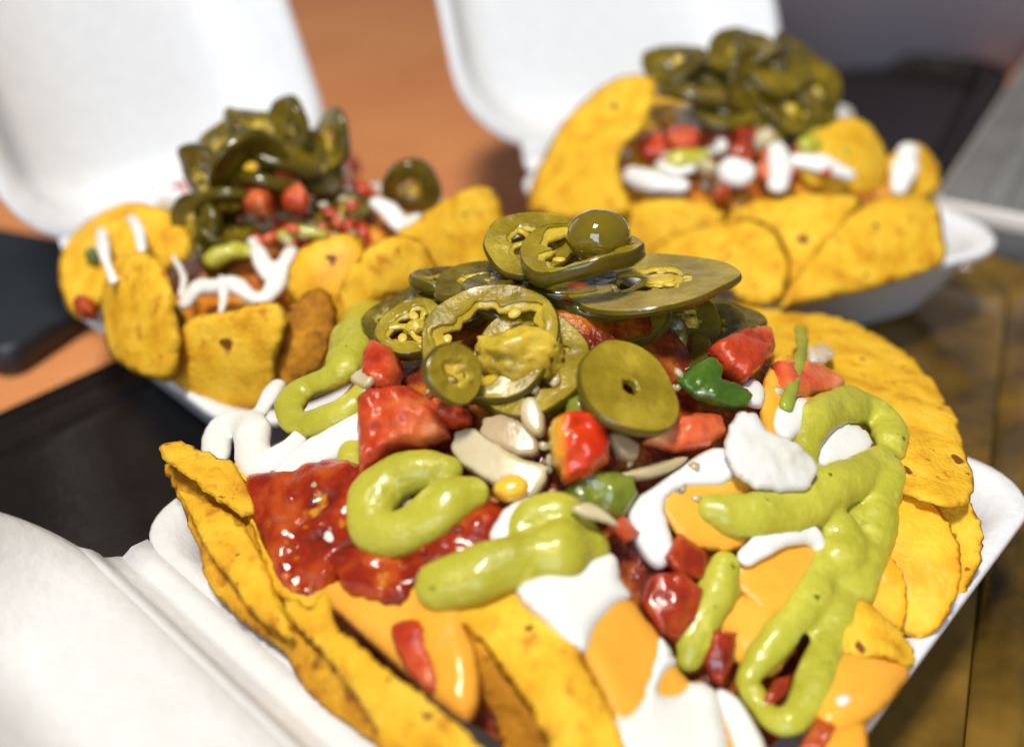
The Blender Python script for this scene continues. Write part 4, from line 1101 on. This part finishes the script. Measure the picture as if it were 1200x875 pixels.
for (px, py, r, m, lb) in [(342, 234, 20, 'tomato', 'upper red tomato cube below the left rear jalapeño pile'), (314, 264, 20, 'tomato', 'lower left red tomato cube of the left rear heap'),
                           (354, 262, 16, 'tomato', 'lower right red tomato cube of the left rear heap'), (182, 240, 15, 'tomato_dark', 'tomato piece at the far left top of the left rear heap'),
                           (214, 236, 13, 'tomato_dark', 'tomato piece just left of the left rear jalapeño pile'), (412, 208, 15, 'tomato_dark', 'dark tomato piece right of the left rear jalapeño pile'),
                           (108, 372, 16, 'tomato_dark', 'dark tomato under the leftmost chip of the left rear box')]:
    cube(m, LEFT, px, py, r, lb, T_, int(px), 1.3 if py > 225 and px > 300 else .6)
cube('onion', LEFT, 200, 258, 12, 'onion piece by the left tomatoes of the left rear heap', O_, 5, .4, 'onion_piece')
cube('herb', LEFT, 122, 322, 12, 'green herb bit on the leftmost chip of the left rear box', 'herb leaf', 6, .9, 'cilantro_leaf')
for (px, py, r, m, lb) in [(758, 120, 20, 'tomato', 'red tomato at the upper left of the right rear heap'), (768, 182, 18, 'tomato', 'left red tomato strip of the right rear heap'), (802, 172, 20, 'tomato', 'middle red tomato of the right rear heap'),
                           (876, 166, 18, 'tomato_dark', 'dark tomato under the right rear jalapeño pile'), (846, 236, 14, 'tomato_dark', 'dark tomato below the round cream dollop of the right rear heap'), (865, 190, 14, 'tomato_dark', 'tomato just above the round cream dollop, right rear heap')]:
    cube(m, RIGHT, px, py, r, lb, T_, int(px), .5)
for (px, py, r, lb) in [(806, 142, 18, 'onion piece under the leftmost jalapeño of the right rear heap'), (892, 176, 13, 'onion piece at the middle of the right rear heap'), (830, 208, 14, 'onion piece left of the round cream dollop, right rear heap')]:
    cube('onion', RIGHT, px, py, r, lb, O_, int(px), .5, 'onion_piece')
cube('herb', RIGHT, 713, 203, 14, 'dark green herb bit on the tall left chip, right rear box', 'herb leaf', 9, .6, 'cilantro_leaf')

LJ = 'jalapeño slices on the left rear heap'
rnd = random.Random(11)
for i, (px, py, Y, a, bb, an, lb) in enumerate([
        (300, 150, 31.5, 38, 18, 20, 'topmost jalapeño slice of the left rear pile'), (262, 176, 31, 46, 20, -38, 'jalapeño slice on the upper left slope of the left rear pile'), (345, 155, 32, 40, 16, 66, 'upright jalapeño slice just right of the left rear pile top'),
        (384, 165, 32, 38, 22, -70, 'upright jalapeño slice at the right end of the left rear pile'), (238, 205, 30, 36, 20, 70, 'jalapeño slice at the left edge of the left rear pile'), (290, 198, 29.6, 52, 34, -25, 'widest jalapeño slice in front of the left rear pile'),
        (330, 182, 30.5, 48, 17, 14, 'thin jalapeño slice across the middle of the left rear pile'), (365, 195, 31, 44, 30, 40, 'jalapeño slice at the right middle of the left rear pile'), (268, 240, 29, 40, 15, -12, 'thin jalapeño slice below the widest one, left rear pile'),
        (312, 222, 29.4, 42, 16, 15, 'jalapeño slice just above the red tomatoes of the left rear heap'), (232, 262, 28.5, 36, 24, 80, 'standing jalapeño slice at the lower left of the left rear pile'), (262, 270, 28.5, 34, 15, 10, 'jalapeño slice left of the red tomatoes on the left rear heap'),
        (250, 300, 28, 26, 18, 60, 'dark jalapeño slice below the left rear pile, above the green dab'), (194, 372, 25.5, 24, 15, 70, 'jalapeño slice between two chips of the left rear box'),
        (192, 424, 24.2, 18, 14, 20, 'lowest jalapeño slice in the left rear box, near the rim'), (402, 246, 30.4, 38, 20, -8, 'jalapeño slice right of the tomatoes on the left rear heap'), (482, 222, 31.5, 36, 30, 15, 'separate jalapeño ring on the right chip of the left rear box')]):
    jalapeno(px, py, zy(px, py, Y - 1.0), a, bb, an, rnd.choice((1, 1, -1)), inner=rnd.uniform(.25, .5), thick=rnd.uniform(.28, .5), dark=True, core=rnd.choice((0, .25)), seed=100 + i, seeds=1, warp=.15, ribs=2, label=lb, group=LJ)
RJ = 'jalapeño slices on the right rear heap'
for i, (px, py, Y, a, bb, an, lb) in enumerate([
        (790, 74, 37.5, 38, 20, -15, 'jalapeño ring standing leftmost on the right rear pile'), (822, 104, 36.5, 52, 20, 12, 'long jalapeño slice at the lower left of the right rear pile'), (872, 60, 37.5, 44, 20, -6, 'topmost jalapeño slice of the right rear pile'),
        (902, 76, 37, 48, 24, 34, 'jalapeño slice just right of the right rear pile top'), (936, 80, 37.5, 44, 22, 58, 'jalapeño slice on the upper right slope of the right rear pile'), (954, 108, 37, 40, 24, 66, 'jalapeño slice at the right edge of the right rear pile'),
        (882, 96, 36, 40, 28, 80, 'upright jalapeño slice in the middle of the right rear pile'), (922, 126, 36, 44, 26, 30, 'jalapeño slice low in the middle of the right rear pile'), (852, 126, 36, 46, 18, 18, 'jalapeño slice resting on the onion of the right rear heap'),
        (950, 140, 36.2, 36, 18, 30, 'lowest jalapeño slice at the right of the right rear pile'), (908, 156, 35.2, 34, 18, 64, 'jalapeño slice hanging down above the white strand, right rear heap')]):
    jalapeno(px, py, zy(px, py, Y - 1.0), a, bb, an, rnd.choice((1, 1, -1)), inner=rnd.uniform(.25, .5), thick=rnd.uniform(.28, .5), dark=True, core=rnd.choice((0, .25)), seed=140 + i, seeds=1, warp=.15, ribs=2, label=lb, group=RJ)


# ------------------------------------------------------------------ uncountable small bits
def bits(name, m, label, cat, mound, region, n, size, lift, seed, flat=.5):
    rnd_ = random.Random(seed)
    V, F = [], []
    while n > 0:
        px, py = rnd_.uniform(region[0], region[2]), rnd_.uniform(region[1], region[3])
        P = mound.hit(px, py)
        nn = mound.out(P)[0]; P = P[0] + nn * rnd_.uniform(*lift)
        if math.hypot(P[0] - mound.c[0], P[1] - mound.c[1]) > (6.5 if mound is FRONT else 4.2):
            continue
        n -= 1
        a = rnd_.uniform(0, 6.28)
        t1 = np.cross(nn, [math.cos(a), math.sin(a), .3]); t1 /= np.linalg.norm(t1); t2 = np.cross(nn, t1)
        sz = rnd_.uniform(*size); k = len(V)
        ns = 6
        for hgt, sc_ in ((-.5, .8), (.1, 1.0), (.5, .6)):
            for q in range(ns):
                an = 6.283 * q / ns; r_ = sz * sc_ * rnd_.uniform(.7, 1.2)
                V.append(P + t1 * r_ * math.cos(an) * 1.5 + t2 * r_ * math.sin(an) + nn * hgt * sz * flat * 2)
        for lv in range(2):
            for q in range(ns):
                F.append((k + lv * ns + q, k + lv * ns + (q + 1) % ns, k + (lv + 1) * ns + (q + 1) % ns, k + (lv + 1) * ns + q))
        F.append(tuple(k + q for q in range(ns))[::-1]); F.append(tuple(k + 2 * ns + q for q in range(ns)))
    o = recentre(link(name, fixn(mesh(name, V, F)), m))
    o['kind'] = 'stuff'
    return tag(o, label, cat)


bits('chopped_onion', 'onion', 'finely chopped onion scattered between the salad pieces of the front heap', 'onion', FRONT, (430, 440, 930, 600), 60, (.06, .13), (.0, .22), 3)
bits('chopped_tomato', 'tomato', 'chopped red tomato under the jalapeños of the left rear heap', 'tomato', LEFT, (180, 215, 440, 300), 60, (.12, .28), (.0, .7), 6)
bits('chopped_onion', 'onion', 'chopped onion under the jalapeños of the left rear heap', 'onion', LEFT, (180, 230, 420, 310), 30, (.10, .2), (.0, .7), 7)
bits('chopped_tomato', 'tomato', 'chopped red tomato under the jalapeños of the right rear heap', 'tomato', RIGHT, (720, 110, 970, 215), 60, (.12, .3), (.0, .7), 8)
bits('chopped_onion', 'onion_clear', 'chopped onion under the jalapeños of the right rear heap', 'onion', RIGHT, (720, 110, 990, 225), 40, (.12, .25), (.0, .7), 9)
